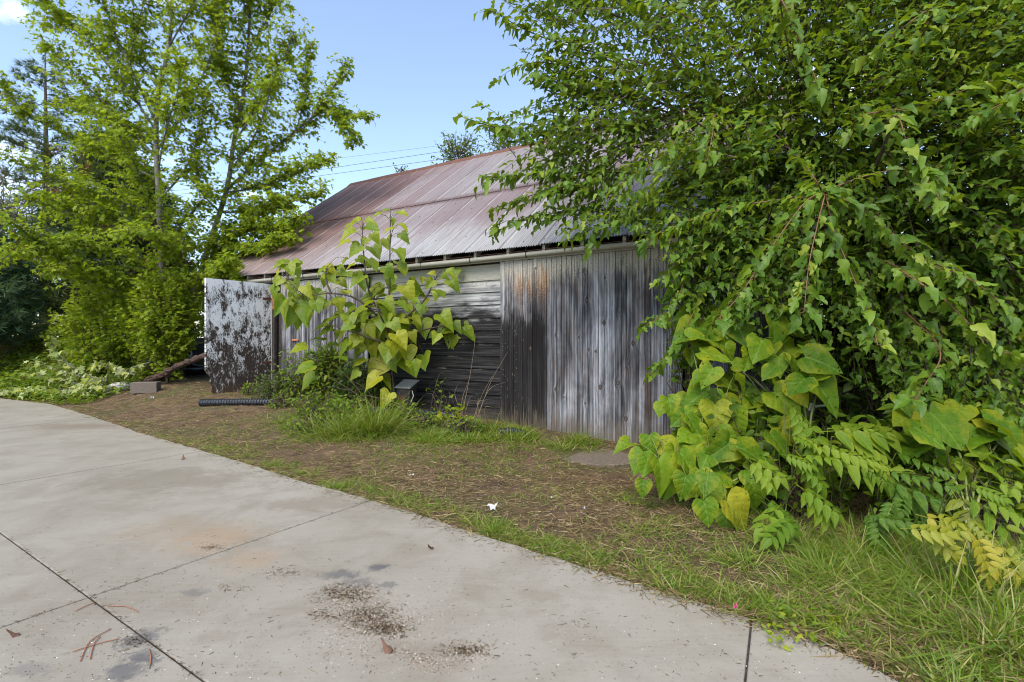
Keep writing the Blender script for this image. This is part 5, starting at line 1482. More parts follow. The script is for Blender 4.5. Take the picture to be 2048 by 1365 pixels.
# ================================================================ WEEDS BEFORE THE BARN
gw = 'weeds along the barn wall'
def at(px, py, Z): return P(px, py, Z)
def wbush(px, py, rx, rz, n, mat, label, size=.06, step=.05, tm=OVATE, ry=.3, slen=.4, stem='stem_dark', name='weed', cat='weed', droop=.35):
    g0 = G(px, py); c = g0 + np.array([0, .05, rz * .8])
    return bush(name, c, (rx, ry, rz), n, dict(step=step, size=size, kinds=(0,), droop=droop, jit=.5), [tm], LM[mat], label, cat, gw, 0, slen=slen, stem=stem)
wbush(655, 800, .55, .65, 330, 'weed', 'leafy green weed clump left of the catalpa trunk', .115, .06)
wbush(590, 800, .42, .55, 170, 'weed', 'thin small-leaved weed before the left sliding door', .08, .06)
wbush(720, 810, .55, .45, 280, 'weed_dark', 'dark weed clump around the foot of the catalpa', .10, .06)
wbush(540, 800, .34, .30, 120, 'weed_dark', 'low dark weed at the corner of the white door', .065, .05)
wbush(640, 835, .55, .24, 220, 'weed', 'low small-leaved creeper beyond the end of the black pipe', .06, .045)
wbush(745, 700, .3, .5, 90, 'juniper', 'feathery dark weed right behind the catalpa leaves', .05, .03, LANCE)
wbush(880, 835, .16, .42, 22, 'weed', 'small sapling with sparse leaves in front of the dark siding', .09, .09, slen=.3)
wbush(905, 850, .22, .18, 26, 'catalpa', 'little yellow-green seedling at the end of the black pipe', .12, .06, slen=.25)
wbush(600, 735, .22, .55, 40, 'weed', 'spindly vine with tiny pale leaves on the door post', .035, .035, slen=.3)
wbush(895, 760, .12, .55, 22, 'dry', 'withering stalk with curled leaves hanging before the siding', .085, .07, LANCE, .15, .3, 'dry_stem', droop=.7)

wbush(610, 760, .40, .75, 150, 'weed', 'tall green weed with broad leaves beside the orange door handle', .15, .08)
wbush(800, 845, .35, .20, 110, 'weed', 'bright low weed in front of the metal box', .075, .05)
wbush(690, 845, .35, .22, 110, 'weed', 'bright low weed behind the arching grass tufts', .08, .05)
for q_, (a_, b_, lab_) in enumerate([(560, 815, 'creeping weed mound just right of the long pipe end'), (850, 858, 'low weed mound below the little yellow-green seedling'), (930, 868, 'low weed mound under the dry stalks'), (620, 865, 'flat weed mound at the left of the arching tufts')]):
    wbush(a_, b_, .30, .13, 110, 'weed', lab_, .055, .04, slen=.2)
wbush(500, 790, .18, .16, 50, 'weed', 'small green weed against the broken foot of the white door', .06, .05)
# dry stalks
def stalks(base_list, label, name='dry_weed', mat='dry_stem', r=.004):
    b0 = np.mean([p[0] for p in base_list], 0)
    root = thing(name, b0, label, 'weed', gw)
    tw = Tubes()
    for ln in base_list: tw.add(smooth_line(ln, 10), r, r * .45, 4)
    o = tw.build('stem', M[mat], root); o['kind'] = 'stuff'
def stk(px, py, tips, Zo=0):
    b = G(px, py); out = []
    for (x, y) in tips: out.append([b + rv(1, .04)[0] * [1, 1, 0], (b + P(x, y, b[1] + Zo)) / 2 + rv(1, .06)[0] + [0, 0, .08], P(x, y, b[1] + Zo)])
    return out
stalks(stk(925, 850, [(952, 668), (938, 760), (945, 790), (915, 770)], .3) + stk(945, 850, [(1015, 705), (1010, 765), (985, 752), (960, 800)], .2) + stk(965, 850, [(948, 800), (985, 815), (975, 800)]), 'long dry brown stalks leaning against the dark siding')
stalks(stk(760, 835, [(640, 745), (660, 720), (700, 760), (690, 790), (650, 800)], -.2) + stk(850, 850, [(730, 790), (760, 800)], -.2), 'dry straw-coloured stalks bending left at the catalpa foot')

# pale cut branches in a heap
def cut_branch(label, lines, n_obj, size=.15):
    b = np.mean([l[0] for l in lines], 0)
    root = thing('cut_branch', b, label, 'branch', 'pile of cut maple branches')
    L, tw = Leaves(), Tubes()
    for ln in lines:
        s = smooth_line(ln, 10); tw.add(s, .014, .004, 5)
        for q in range(6):
            a = s[rng.integers(2, 10)]; d = nz((s[-1] - s[0]) * .6 + rv(1, .8)[0] * [1, 1, .35]); l2 = rng.uniform(.15, .38)
            e = a + d * l2; e[2] = max(e[2], float(ground_z(e[0], e[1])) + .03)
            t2 = smooth_line([a, (a + e) / 2 + [0, 0, .05], e], 5); tw.add(t2, .005, .002, 3)
            shoot_leaves(L, t2, .08, size, (0, 1), droop=.75, jit=.5, opp=True)
        shoot_leaves(L, s, .05, size, (0, 1), droop=.7, jit=.5, opp=True)
    p = [a for a in L.p]
    for a in p:
        a[:, 2] = np.maximum(a[:, 2], ground_z(a[:, 0], a[:, 1]) + .05)
    tw.build('twigs', M['bark_grey'], root, 'stuff'); grow(root, L, [MAPLE, MAPLE2], LM['pale'], n_obj)
def gl(px, py, up=0.0):
    q = G(px, py); q[2] += up; return q
def hp_(px, py, Z=11.1): return P(px, py, Z)
cut_branch('pale wilted cut branch, topmost of the heap, its leaves turned underside up', [[hp_(215, 765, 11.2), hp_(165, 745, 11.2), hp_(120, 715, 11.2), hp_(105, 690, 11.2)], [hp_(200, 770), hp_(150, 750), hp_(100, 735), hp_(75, 720)], [hp_(190, 772, 11.0), hp_(140, 765, 11.0), hp_(90, 755, 11.0)]], 150)
cut_branch('wilted cut branch spread flat along the edge of the driveway', [[hp_(220, 786, 10.6), hp_(120, 785, 10.7), hp_(20, 780, 11)], [hp_(180, 784, 10.8), hp_(90, 782, 10.9), hp_(-30, 780, 11.3)], [hp_(110, 792, 10.9), hp_(40, 788, 11.2), hp_(-60, 782, 11.5)], [hp_(60, 785, 11.2), hp_(0, 782, 11.4), hp_(-80, 778, 11.8)]], 130)
cut_branch('wilted cut branch lying toward the concrete block, nearest to it', [[hp_(300, 725, 11.4), hp_(240, 745, 11.2), hp_(180, 770, 10.9)], [hp_(215, 760, 10.7), hp_(190, 768, 10.7), hp_(150, 783, 10.6)], [hp_(205, 770, 10.6), hp_(185, 778, 10.5), hp_(160, 787, 10.4)], [hp_(270, 750, 11), hp_(215, 735, 11), hp_(190, 728, 11)]], 110)

# ================================================================ GRASS, STRAW AND GROUND COVER
def blade(nseg, bend):
    V, T, L = [], [], []
    for q in range(nseg + 1):
        t = q / nseg; w_ = .5 * (1 - t ** 1.6)
        y = t * (1 - .25 * bend * t); z = -bend * t * t * .8
        if q < nseg: V += [(-w_, y, z), (w_, y, z)]; L += [(-.3, t), (.3, t)]
        else: V += [(0, y, z)]; L += [(0, t)]
    for q in range(nseg - 1): T += [[2 * q, 2 * q + 1, 2 * q + 3], [2 * q, 2 * q + 3, 2 * q + 2]]
    e = 2 * (nseg - 1); T += [[e, e + 1, e + 2]]
    return np.array(V, float), np.array(T), np.array(L, float)
BLADES = [blade(3, .3), blade(3, .8), blade(4, 1.3)]
STRAW = [blade(2, .15), blade(2, .5)]

def blades_mesh(name, parent_loc, pts, dirs, length, width, tms, mat, nrmv=None):
    n = len(pts); k = rng.integers(0, len(tms), n)
    d = nz(dirs)
    nn = rv(n, .4) + (np.array([0, 0, 1.0]) if nrmv is None else nrmv)
    VV, TT, LL, RR = [], [], [], []; nv = 0
    x = nz(np.cross(d, nz(nn))); m = np.cross(x, d)
    rnd = rng.random(n)
    for t, (tv, tt, tl) in enumerate(tms):
        ix = np.nonzero(k == t)[0]
        if len(ix) == 0: continue
        V = pts[ix, None] + x[ix, None] * (tv[None, :, :1] * width[ix, None, None]) + d[ix, None] * (tv[None, :, 1:2] * length[ix, None, None]) + m[ix, None] * (tv[None, :, 2:] * length[ix, None, None])
        VV.append(V.reshape(-1, 3)); TT.append((tt[None] + (np.arange(len(ix)) * len(tv))[:, None, None] + nv).reshape(-1, 3))
        LL.append(np.tile(tl, (len(ix), 1))); RR.append(np.repeat(rnd[ix], len(tv))); nv += len(ix) * len(tv)
    return mesh_np(name, np.vstack(VV), np.vstack(TT), mat, np.vstack(LL), np.concatenate(RR), smooth=True)

def ground_samples(n, x0=-14, x1=5, y0=1.4, y1=15, power=1.0):
    """random ground points, denser near the viewer"""
    y = y0 * (y1 / y0) ** (rng.random(n) ** power)
    x = (rng.uniform(-1.15, 1.15, n)) * y
    return x, y
def bar_mask(x, y, m=.0):
    lx = (x - B0[0]) * BX[0] + (y - B0[1]) * BX[1]; ly = (x - B0[0]) * BY[0] + (y - B0[1]) * BY[1]
    return (ly > -.12 - m) & (lx > L0 - .2)

def px_of(x, y, z=0): return CX + x / y * F, CY + (H - z) / y * F

# dead straw thatch
x, y = ground_samples(220000)
d = seg_dist(x, y, DRIVE); d = np.where(inside(x, y, DRIVE), -d, d)
px, py = px_of(x, y)
dens_e = np.where(d < 0, np.exp(d / .035), 1.0)
ok = (d > -.14) & ~bar_mask(x, y) & (y < 14.5) & (rng.random(len(x)) < dens_e)
dens = .35 + 1.1 * sstep(.40, .62, fbm(x * 1.6, y * 1.6)) + .5 * sstep(700, 450, px)
dens *= np.where(d < .05, .8, 1)
pad_d = np.hypot(((x - pc[0]) * BX[0] + (y - pc[1]) * BX[1]) / .50, ((x - pc[0]) * BY[0] + (y - pc[1]) * BY[1]) / .40)
dens *= np.where(pad_d < 1, .04, 1)
ok &= rng.random(len(x)) < dens
x, y = x[ok], y[ok]
n = len(x); z = ground_z(x, y); z = np.where(d[ok] < .02, np.maximum(z, .002), z) + rng.uniform(.001, .018, n) * np.where(d[ok] < 0, .3, 1)
az = rng.uniform(0, 2 * math.pi, n)
dr = np.stack([np.cos(az), np.sin(az), rng.normal(size=n) * .12 + .04], -1)
o = link('straw_thatch', blades_mesh('straw_thatch', None, np.stack([x, y, z], -1), dr, rng.uniform(.03, .15, n), rng.uniform(.0022, .0055, n) * (1 + .08 * y), STRAW, LM['straw']))
tag(o, 'dead brown grass and straw littering the dirt between driveway and barn', 'dead grass', kind='stuff')

# living grass in patches
x, y = ground_samples(360000)
d = seg_dist(x, y, DRIVE); d = np.where(inside(x, y, DRIVE), -d, d)
px, py = px_of(x, y)
pt = fbm(x * 1.25 + 3, y * 1.25); pf = fbm(x * 4.5, y * 4.5 + 9)
dens = .04 + .50 * sstep(.47, .62, pt) * sstep(.35, .58, pf)
edge_b = np.exp(-((d - .12) / .16) ** 2) * sstep(.36, .56, pf) * sstep(300, 560, px)
dens += 2.2 * edge_b
def blob(cx_, cy_, rx, ry, a):
    global dens
    dens = dens + a * np.exp(-((px - cx_) / rx) ** 2 - ((py - cy_) / ry) ** 2) * (.35 + .65 * sstep(.35, .6, pf))
for b in [(970, 905, 130, 28, .8), (1140, 885, 40, 16, 1.2), (1000, 860, 60, 20, 1.0), (900, 890, 90, 22, .6), (980, 1050, 40, 14, .9), (1300, 1060, 80, 40, .55), (1330, 1000, 70, 40, .35), (690, 995, 60, 12, .8), (520, 850, 90, 16, .7), (650, 860, 110, 22, .8),
          (460, 900, 70, 12, .5), (1150, 1110, 70, 16, .9), (1420, 1130, 100, 40, .25), (800, 880, 60, 15, .6), (1200, 960, 120, 18, .35), (1280, 1170, 60, 14, .9)]: blob(*b)
rgt = sstep(1480, 1900, px + (py - 1100) * .3) * sstep(1010, 1080, py)
dens += rgt * (.12 + .62 * sstep(.35, .6, fbm(x * 3.1, y * 3.1 + 4)))
lft = sstep(160, -60, px) * sstep(16, 9, y) 
dens += .0 * lft
dens *= np.where(pad_d < 1.0, .0, 1)[: len(dens)] if len(pad_d) == len(dens) else 1
pd2 = np.hypot(((x - pc[0]) * BX[0] + (y - pc[1]) * BX[1]) / .50, ((x - pc[0]) * BY[0] + (y - pc[1]) * BY[1]) / .40)
dens *= np.where(pd2 < 1, .0, 1)
ok = (d > .0) & ~bar_mask(x, y) & (y < 14) & (rng.random(len(x)) < np.clip(dens, 0, 1) * .8)
x, y, px, py, rgt = x[ok], y[ok], px[ok], py[ok], rgt[ok]
n = len(x); z = ground_z(x, y) - .004
az = rng.uniform(0, 2 * math.pi, n)
up = rng.uniform(.25, 1.3, n)
dr = np.stack([np.cos(az) - .45 * rgt, np.sin(az) - .15 * rgt, up], -1)
near_wall = np.exp(-((px - 1000) / 220.0) ** 2 - ((py - 870) / 35.0) ** 2)
eb = np.exp(-((d[ok] - .12) / .16) ** 2)
ln = rng.uniform(.03, .11, n) * (1 + .9 * near_wall + .5 * eb) + rgt * rng.uniform(.0, .14, n) * sstep(.0, .55, d[ok])
o = link('grass', blades_mesh('grass', None, np.stack([x, y, z], -1), dr, ln, rng.uniform(.0026, .0058, n) * (1 + .06 * y) * (1 + .55 * rgt), BLADES, LM['grass']))
tag(o, 'patchy green grass along the driveway edge, thick and long at lower right', 'grass', kind='stuff')

# dry blades standing among the living grass
sel = rng.random(n) < (.16 + .30 * rgt)
pp = np.stack([x, y, z], -1)[sel] + rv(int(sel.sum()), .012) * [1, 1, 0]; m_ = len(pp)
o = link('dry_grass', blades_mesh('dry_grass', None, pp, (dr[sel] + rv(m_, .45)) * [1, 1, .45], ln[sel] * 1.15, np.full(m_, .0035) * (1 + .06 * y[sel]), BLADES[:2], LM['straw']))
tag(o, 'dry blades lying among the living grass', 'dead grass', kind='stuff')

# arching tufts
def tuft_grass(px, py, n, ln, wd, label, lean=(0, 0), mat='grass', spread=.10):
    b = G(px, py); root = thing('grass_tuft', b, label, 'grass tuft', 'taller grass tufts')
    a = rng.uniform(0, 2 * math.pi, n); rr = np.abs(rng.normal(size=n)) * spread
    p = np.stack([np.cos(a) * rr, np.sin(a) * rr * .7, np.zeros(n) - .01], -1)
    dr = np.stack([np.cos(a) * .75 + lean[0], np.sin(a) * .6 + lean[1], rng.uniform(.6, 2.4, n)], -1)
    link('blades', blades_mesh('blades', None, p, dr, ln * rng.uniform(.5, 1.1, n), wd * rng.uniform(.7, 1.2, n), BLADES, LM[mat]), root)['kind'] = 'stuff'
tuft_grass(750, 868, 420, .72, .010, 'arching pale green grass tuft in front of the catalpa trunk', (.15, -.1), spread=.16)
tuft_grass(685, 872, 360, .55, .009, 'second arching grass tuft, left of the tallest one', (-.2, -.1), spread=.2)
tuft_grass(1150, 888, 120, .30, .008, 'short bright grass tuft against the foot of the sliding door', (.1, -.1))
tuft_grass(985, 862, 130, .34, .006, 'grass tuft at the left corner of the sliding door', (0, 0))
tuft_grass(1890, 1190, 160, .42, .009, 'long grass tuft swept left beneath the yellow seedling', (-.6, -.3), spread=.2)
tuft_grass(1980, 1290, 180, .40, .009, 'long grass tuft at the lower right corner', (-.6, -.2), spread=.25)
tuft_grass(1700, 1120, 160, .36, .006, 'grass tuft under the bright seedlings', (-.3, -.3), spread=.2)
tuft_grass(1560, 1085, 120, .30, .006, 'thin grass tuft below the heart leaves', (.2, -.2), spread=.16)
tuft_grass(960, 1050, 70, .13, .006, 'small bright grass tuft beside the white litter', (0, -.2), spread=.08)

# close tufts joined into two masses: along the foot of the barn and along the driveway edge
def clumps(name, label, cs_, nb, ln, wd, spread, mat='grass'):
    PP, DD, LL = [], [], []
    for (cx_, cy_, sc) in cs_:
        b = G(cx_, cy_); m = int(nb * sc); a = rng.uniform(0, 2 * math.pi, m); rr = np.abs(rng.normal(size=m)) * spread * sc
        p = b + np.stack([np.cos(a) * rr, np.sin(a) * rr * .8, np.zeros(m)], -1)
        p[:, 2] = np.where(inside(p[:, 0], p[:, 1], DRIVE), 0, ground_z(p[:, 0], p[:, 1])) - .006
        PP.append(p); DD.append(np.stack([np.cos(a) * .9, np.sin(a) * .8, rng.uniform(.3, 1.7, m)], -1)); LL.append(ln * sc * rng.uniform(.45, 1.15, m))
    PP, DD, LL = np.vstack(PP), np.vstack(DD), np.concatenate(LL)
    o = link(name, blades_mesh(name, None, PP, DD, LL, wd * rng.uniform(.7, 1.25, len(PP)), BLADES, LM[mat])); tag(o, label, 'grass', kind='stuff')
wl = [(rng.uniform(840, 1060), rng.uniform(856, 888), rng.uniform(.7, 1.3)) for _ in range(46)] + [(rng.uniform(560, 840), rng.uniform(845, 885), rng.uniform(.6, 1.1)) for _ in range(34)] + [(rng.uniform(1090, 1190), rng.uniform(880, 902), rng.uniform(.7, 1.2)) for _ in range(10)]
clumps('wall_grass', 'lush grass growing along the foot of the siding and doors', wl, 70, .20, .008, .10)
eg = []
for _ in range(75):
    q = rng.integers(7, len(EDGE_PX) - 4); t_ = rng.random(); e_ = np.array(EDGE_PX[q]) * (1 - t_) + np.array(EDGE_PX[q + 1]) * t_
    off = abs(rng.normal()) * (6 + e_[1] * .012); eg.append((e_[0] + off * .5, e_[1] - off * .8 - 2, rng.uniform(.5, 1.15) ))
clumps('edge_grass', 'bright grass tufts creeping along the edge of the driveway', eg, 55, .10, .0055, .055)
rg = [(rng.uniform(1250, 1480), rng.uniform(985, 1120), rng.uniform(.4, .9)) for _ in range(26)] + [(rng.uniform(1450, 2060), rng.uniform(1050, 1190), rng.uniform(.8, 1.6)) for _ in range(80)]
clumps('verge_grass', 'tall thin grass along the foot of the big-leaved weeds', rg, 55, .16, .0060, .09)

# leafy ground cover at far left and small-leaved creepers
def cover(name, label, n, region, sz, mat, tm=OVATE, hgt=.12):
    L = Leaves(); pts = []
    while len(pts) < n:
        px_, py_ = rng.uniform(region[0], region[2]), rng.uniform(region[1], region[3]); pts.append(G(px_, py_))
    p = np.array(pts); p[:, 2] += rng.uniform(.01, hgt, n) * (.4 + fbm(p[:, 0] * 1.5, p[:, 1] * 1.5))
    L.add(p, rv(n) * [1, 1, .3] + [0, -.1, .1], rv(n, .45) + [0, -.2, 1], sz * rng.uniform(.6, 1.2, n), np.zeros(n, int))
    b = p.mean(0); root = thing(name, b, label, 'ground cover')
    oo = grow(root, L, [tm], LM[mat], 0); return root
def cover2(name, label, n, box, sz, mat, hgt, tm=OVATE):
    x = rng.uniform(box[0], box[1], n); y = rng.uniform(box[2], box[3], n)
    k_ = ~inside(x, y, DRIVE); x, y = x[k_], y[k_]; n = len(x)
    p = np.stack([x, y, ground_z(x, y)], -1); p[:, 2] += rng.random(n) * hgt * (.25 + 1.2 * fbm(x * .9, y * .9))
    L = Leaves(); L.add(p, rv(n) * [1, 1, .3], rv(n, .45) + [0, -.3, 1], sz * rng.uniform(.6, 1.2, n), np.zeros(n, int))
    root = thing(name, (float(x.mean()), float(y.mean()), float(ground_z(x.mean(), y.mean()))), label, 'ground cover')
    grow(root, L, [tm], LM[mat], 0)
cover2('ground_cover', 'leafy green weeds carpeting the ground at far left', 17000, (-19, -9.6, 11.4, 15.5), .11, 'weed', .45)
cover2('ground_cover', 'low weeds under the maples', 5000, (-11.5, -8.2, 9.9, 13.5), .09, 'weed', .25)
cover('clover_patch', 'bright clover creeping over the driveway edge at lower right', 170, (1530, 1215, 1690, 1300), .030, 'catalpa', OVATE, .05)
cover('creeper_patch', 'small-leaved creeper on the dirt below the catalpa', 900, (560, 830, 780, 880), .035, 'weed', OVATE, .07)
cover('creeper_patch', 'small-leaved creeper in the grass right of the black pipe', 500, (780, 850, 1000, 890), .035, 'weed', OVATE, .06)
cover('creeper_patch', 'pale seedling scraps at the rim of the dirt by the long pipe', 260, (420, 850, 600, 905), .03, 'weed', OVATE, .04)

# ================================================================ SMALL THINGS
def corrugated(pts, r, pitch, name, label, n=14, hollow=True):
    ln = np.asarray(pts, float)
    seg = np.linalg.norm(np.diff(ln, axis=0), axis=1).sum(); m = int(seg / pitch * 4)
    s = smooth_line(ln, m); b = s[0].copy(); b[2] -= r
    root = thing(name, b, label, 'pipe', 'black corrugated drain pipes')
    rr = r * np.where((np.arange(m) // 2) % 2 == 0, 1.0, .80)
    V, Q = tube_arrays(s, rr, n)
    V2, Q2 = tube_arrays(s[:6], rr[:6] * .82, n)
    Vall = np.vstack([V, V2]) - b
    rim = [[a, (a + 1) % n, len(V) + (a + 1) % n, len(V) + a] for a in range(n)]
    Qa = np.vstack([Q, Q2[:, ::-1] + len(V), np.array(rim)])
    link('pipe_wall', mesh_np('pipe_wall', Vall, Qa, M['black_plastic'], smooth=False), root)
    return root
a, b = G(402, 813), G(560, 812); a[2] += .06; b[2] += .06
corrugated([a, (a + b) / 2 + [0, 0, .004], b], .066, .050, 'drain_pipe', 'black corrugated drain pipe lying in the dry grass, its torn end to the left')
a, b = G(800, 838), G(893, 838); a[2] += .10; b[2] += .05
corrugated([G(740, 832) + [0, 0, .07], a, b, G(915, 850) + [0, 0, .05]], .068, .050, 'drain_pipe', 'black corrugated drain pipe running along the foot of the siding')
a, b = G(1000, 870), G(1050, 872)
corrugated([a + [0, 0, .03], (a + b) / 2 + [0, 0, .05], b + [0, 0, .02]], .06, .050, 'drain_pipe', 'short crushed end of black drain pipe in the dirt by the sliding door')

# leaning metal box before the siding
bx = G(808, 822)
box = thing('metal_box', bx, 'rusty metal box with a sloping grey lid leaning against the dark siding', 'box', rz=math.radians(-24))
mb = MB(); w2, dp = .135, .10
V = [(-w2, -dp, 0), (w2, -dp, 0), (w2, dp, 0), (-w2, dp, 0), (-w2 + .02, -dp + .06, .38), (w2 + .02, -dp + .06, .38), (w2 + .02, dp + .06, .46), (-w2 + .02, dp + .06, .46)]
mb.add(V, [(0, 1, 2, 3), (0, 4, 5, 1), (1, 5, 6, 2), (2, 6, 7, 3), (3, 7, 4, 0)]); mb.build('body', M['dark_wood'], box)
mb = MB()
V = [(-w2 - .01, -dp + .03, .385), (w2 + .04, -dp + .03, .385), (w2 + .05, dp + .09, .50), (-w2, dp + .09, .50)]
mb.add(V + [(x, y, z + .014) for x, y, z in V], [(0, 1, 2, 3), (7, 6, 5, 4), (0, 4, 5, 1), (1, 5, 6, 2), (2, 6, 7, 3), (3, 7, 4, 0)]); mb.build('lid', M['galv'], box)
mb = MB(); mb.tube([(w2 + .03, -dp + .1, .34), (w2 + .07, -dp + .08, .26), (w2 + .05, -dp + .04, .17), (w2 + .01, -dp + .06, .12)], .010, 6); mb.build('handle', M['galv'], box)
mb = MB(); mb.box(-.09, .09, -dp + .012, -dp + .028, .08, .26, .004); mb.build('front_panel', M['rust'], box)

# rusty pipe post with a clamp
pb = G(1606, 985)
post = thing('pipe_post', pb, 'rusty steel pipe post with a gate clamp standing among the heart leaves', 'post')
zt_ = P(1630, 688, 5.0)
pt_ = np.array([P(1630, 688, 4.66), P(1612, 830, 4.66)]); dirp = (pt_[1] - pt_[0]); 
bot = pt_[1] + dirp * 1.1; bot[2] = max(bot[2], -.35)
post.location = tuple(bot); 
mb = MB(); top = pt_[0] - bot
mb.tube([(0, 0, 0), top * .5, top], .062, 14, True); mb.build('pipe', M['dull_rust'], post, True)
cl = P(1612, 812, 4.66) - bot
ax_ = nz(top)
mb = MB(); mb.tube([cl - ax_ * .035, cl + ax_ * .035], .069, 14); mb.tube([cl + np.array([.05, -.05, 0]), cl + np.array([.13, -.06, .01])], .012, 6); mb.tube([cl + np.array([-.07, -.05, -.02]), cl + np.array([-.075, -.05, .16])], .022, 8)
mb.build('clamp', M['galv'], post)

# concrete block
bb = G(311, 785)
blk = thing('concrete_block', bb, 'brown-grey concrete block on the ground at the end of the log', 'block', rz=math.radians(12))
mb = MB(); mb.box(-.46, .02, 0, .20, -.02, .205, .006); mb.build('shell', M['block'], blk)

# log and old pale wood
a, b = G(276, 772), P(421, 708, 10.6)
a[2] += .06; lg = thing('log', a, 'rough brown log leaning from the concrete block up to the white door', 'log')
ln = smooth_line([np.zeros(3), (b - a) * .3 + [0, 0, -.03], (b - a) * .62 + [.02, 0, .03], b - a], 34); rr = np.clip(.058 + .010 * rng.normal(size=34), .042, .08)
V_, Q_ = tube_arrays(ln + rng.normal(size=ln.shape) * .006, rr, 12); V_ = V_ + rng.normal(size=V_.shape) * .007
mb = MB(); mb.add(V_, [tuple(q) for q in Q_] + [tuple(range(12))[::-1], tuple(range(33 * 12, 34 * 12))]); mb.build('bark', M['log'], lg)
a = G(238, 783); pw = thing('pale_log', a, 'short pale flaking log end lying left of the concrete block', 'log', rz=math.radians(14))
mb = MB(); mb.tube(smooth_line([(-.30, 0, -.04), (-.15, 0, .06), (.0, 0, .10), (.22, .02, .10)], 12), [.03, .06, .08, .09, .095, .1, .1, .1, .095, .09, .085, .08], 12); mb.build('bark', M['pale_wood'], pw, True)
for q in range(4):
    mb = MB(); y_ = -.075 + .038 * q
    mb.tube(smooth_line([(-.28, y_ * .4, .0), (-.15, y_ - .01, .13 - .02 * abs(q - 2)), (.02, y_ - .01, .188 - .025 * abs(q - 2)), (.2, y_, .185 - .03 * abs(q - 2))], 9), .014, 6); mb.build('flake', M['pale_wood'], pw, True)

# black tubs behind the log
def tub(px, py, r, h, tilt, az, label):
    b = G(px, py); t = thing('plastic_tub', b, label, 'tub', 'black plastic tubs')
    Mx = Matrix.Translation((0, 0, r * math.sin(abs(tilt)) * .9)) @ Matrix.Rotation(az, 4, 'Z') @ Matrix.Rotation(tilt, 4, 'X')
    mb = MB(); mb.lathe([(0, .02), (r * .8, .02), (r * .97, h - .02), (r * .97, h + .0), (r * .9, h), (r * .76, .035), (0, .035)], 28, Mx); mb.build('basin', M['black_plastic'], t, True)
    mb = MB(); mb.lathe([(r * .95, h - .035), (r * 1.05, h - .03), (r * 1.06, h + .005), (r * 1.0, h + .018), (r * .94, h + .005)], 28, Mx); mb.build('rim', M['black_plastic'], t, True)
tub(395, 752, .50, .22, .30, math.radians(25), 'black plastic tub tilted beside the white door, nearer one')
tub(345, 745, .48, .22, .42, math.radians(-10), 'black plastic tub half under the maple leaves behind the log')
tub(400, 738, .45, .2, .75, math.radians(40), 'black plastic tub standing on edge behind the others')

# handle, hanging wood, wires
xh = lx_of(590, .14); wp = lambda lx, off, z: np.array([*(B0 + BX * lx - BY * off), z])
hz = H - (682 - CY) / F * (B0 + BX * xh - BY * .14)[1]
mb = MB(); mb.tube([(xh - .09, -.13, hz), (xh - .06, -.155, hz + .01), (xh + .06, -.155, hz + .012), (xh + .09, -.13, hz)], .017, 8); mb.build('handle', M['orange'], door_l, True)
hp = wp(lx_of(642, .2), .2, 0); hp[2] = H - (605 - CY) / F * hp[1]
hg = thing('curved_wood_piece', hp, 'pale curved toothed piece of wood hanging behind the catalpa leaves', 'ornament', rz=BANG)
mb = MB(); an = np.linspace(math.radians(195), math.radians(330), 14)
for a0, a1 in zip(an[:-1], an[1:]):
    q = [(.17 * math.cos(t), y_, .15 * math.sin(t) * 1.0 + dz) for t in (a0, a1) for y_ in (-.02, .02) for dz in (0, .03)]
    mb.add(q, [(0, 1, 5, 4), (2, 6, 7, 3), (1, 3, 7, 5), (0, 4, 6, 2)])
mb.build('rim', M['horn'], hg)
for t in an[2:-1:3]:
    mb = MB(); c_, s_ = math.cos(t), math.sin(t); mb.tube([(.165 * c_, 0, .15 * s_ + .03), (.145 * c_, 0, .12 * s_ + .06)], .011, 6); mb.build('tooth', M['horn'], hg)
for q, (p0, p1, lab) in enumerate([((660, 319), (1000, 277), 'topmost and faintest of the three wires in the sky over the ridge'), ((640, 340), (1000, 286), 'middle one of the three wires in the sky over the ridge'), ((640, 352), (1000, 303), 'lowest of the three wires in the sky over the ridge')]):
    a, b = P(*p0, 46), P(*p1, 38); dd = b - a
    pts = [a - dd * 2.2 + [0, 0, 1.0], a - dd, a, b, b + dd, b + dd * 3.0 + [0, 0, .8]]
    wv = thing('power_line', a, lab, 'wire', 'wires over the ridge'); mb = MB(); mb.tube([p - a for p in smooth_line(pts, 30)], .016 if q else .009, 5, False); mb.build('cable', M['wire'], wv)

# litter
def scrap(px, py, r, mat, label, cat='litter', name='paper_scrap', up=.012, n=9, group=None):
    b = G(px, py); o_ = thing(name, b, label, cat, group); mb = MB(); V = [(0, 0, up)]
    for a in range(n):
        t = a / n * 2 * math.pi; q = r * random.uniform(.5, 1.1); V.append((q * math.cos(t), q * math.sin(t) * .8, up * random.uniform(.3, 2.2)))
    mb.add(V, [(0, 1 + a, 1 + (a + 1) % n) for a in range(n)]); mb.build('sheet', M[mat], o_)
scrap(986, 1022, .042, 'paper', 'crumpled white paper scrap on the dirt near the driveway edge', up=.03, n=12)
scrap(1104, 998, .018, 'paper', 'tiny white scrap on the dirt, left one of the middle two')
scrap(1222, 1022, .014, 'paper', 'tiny white scrap on the dirt, farthest right one')
scrap(1168, 1020, .016, 'paper', 'tiny white scrap on the dirt between two others')
scrap(823, 953, .03, 'paper', 'flat pale scrap on the dirt left of centre')
scrap(305, 800, .045, 'paper', 'small white scrap in the dry grass near the concrete block', up=.04)
scrap(1470, 1222, .011, 'pink', 'bright pink plastic scrap at the driveway edge', 'litter', 'plastic_scrap', .02)
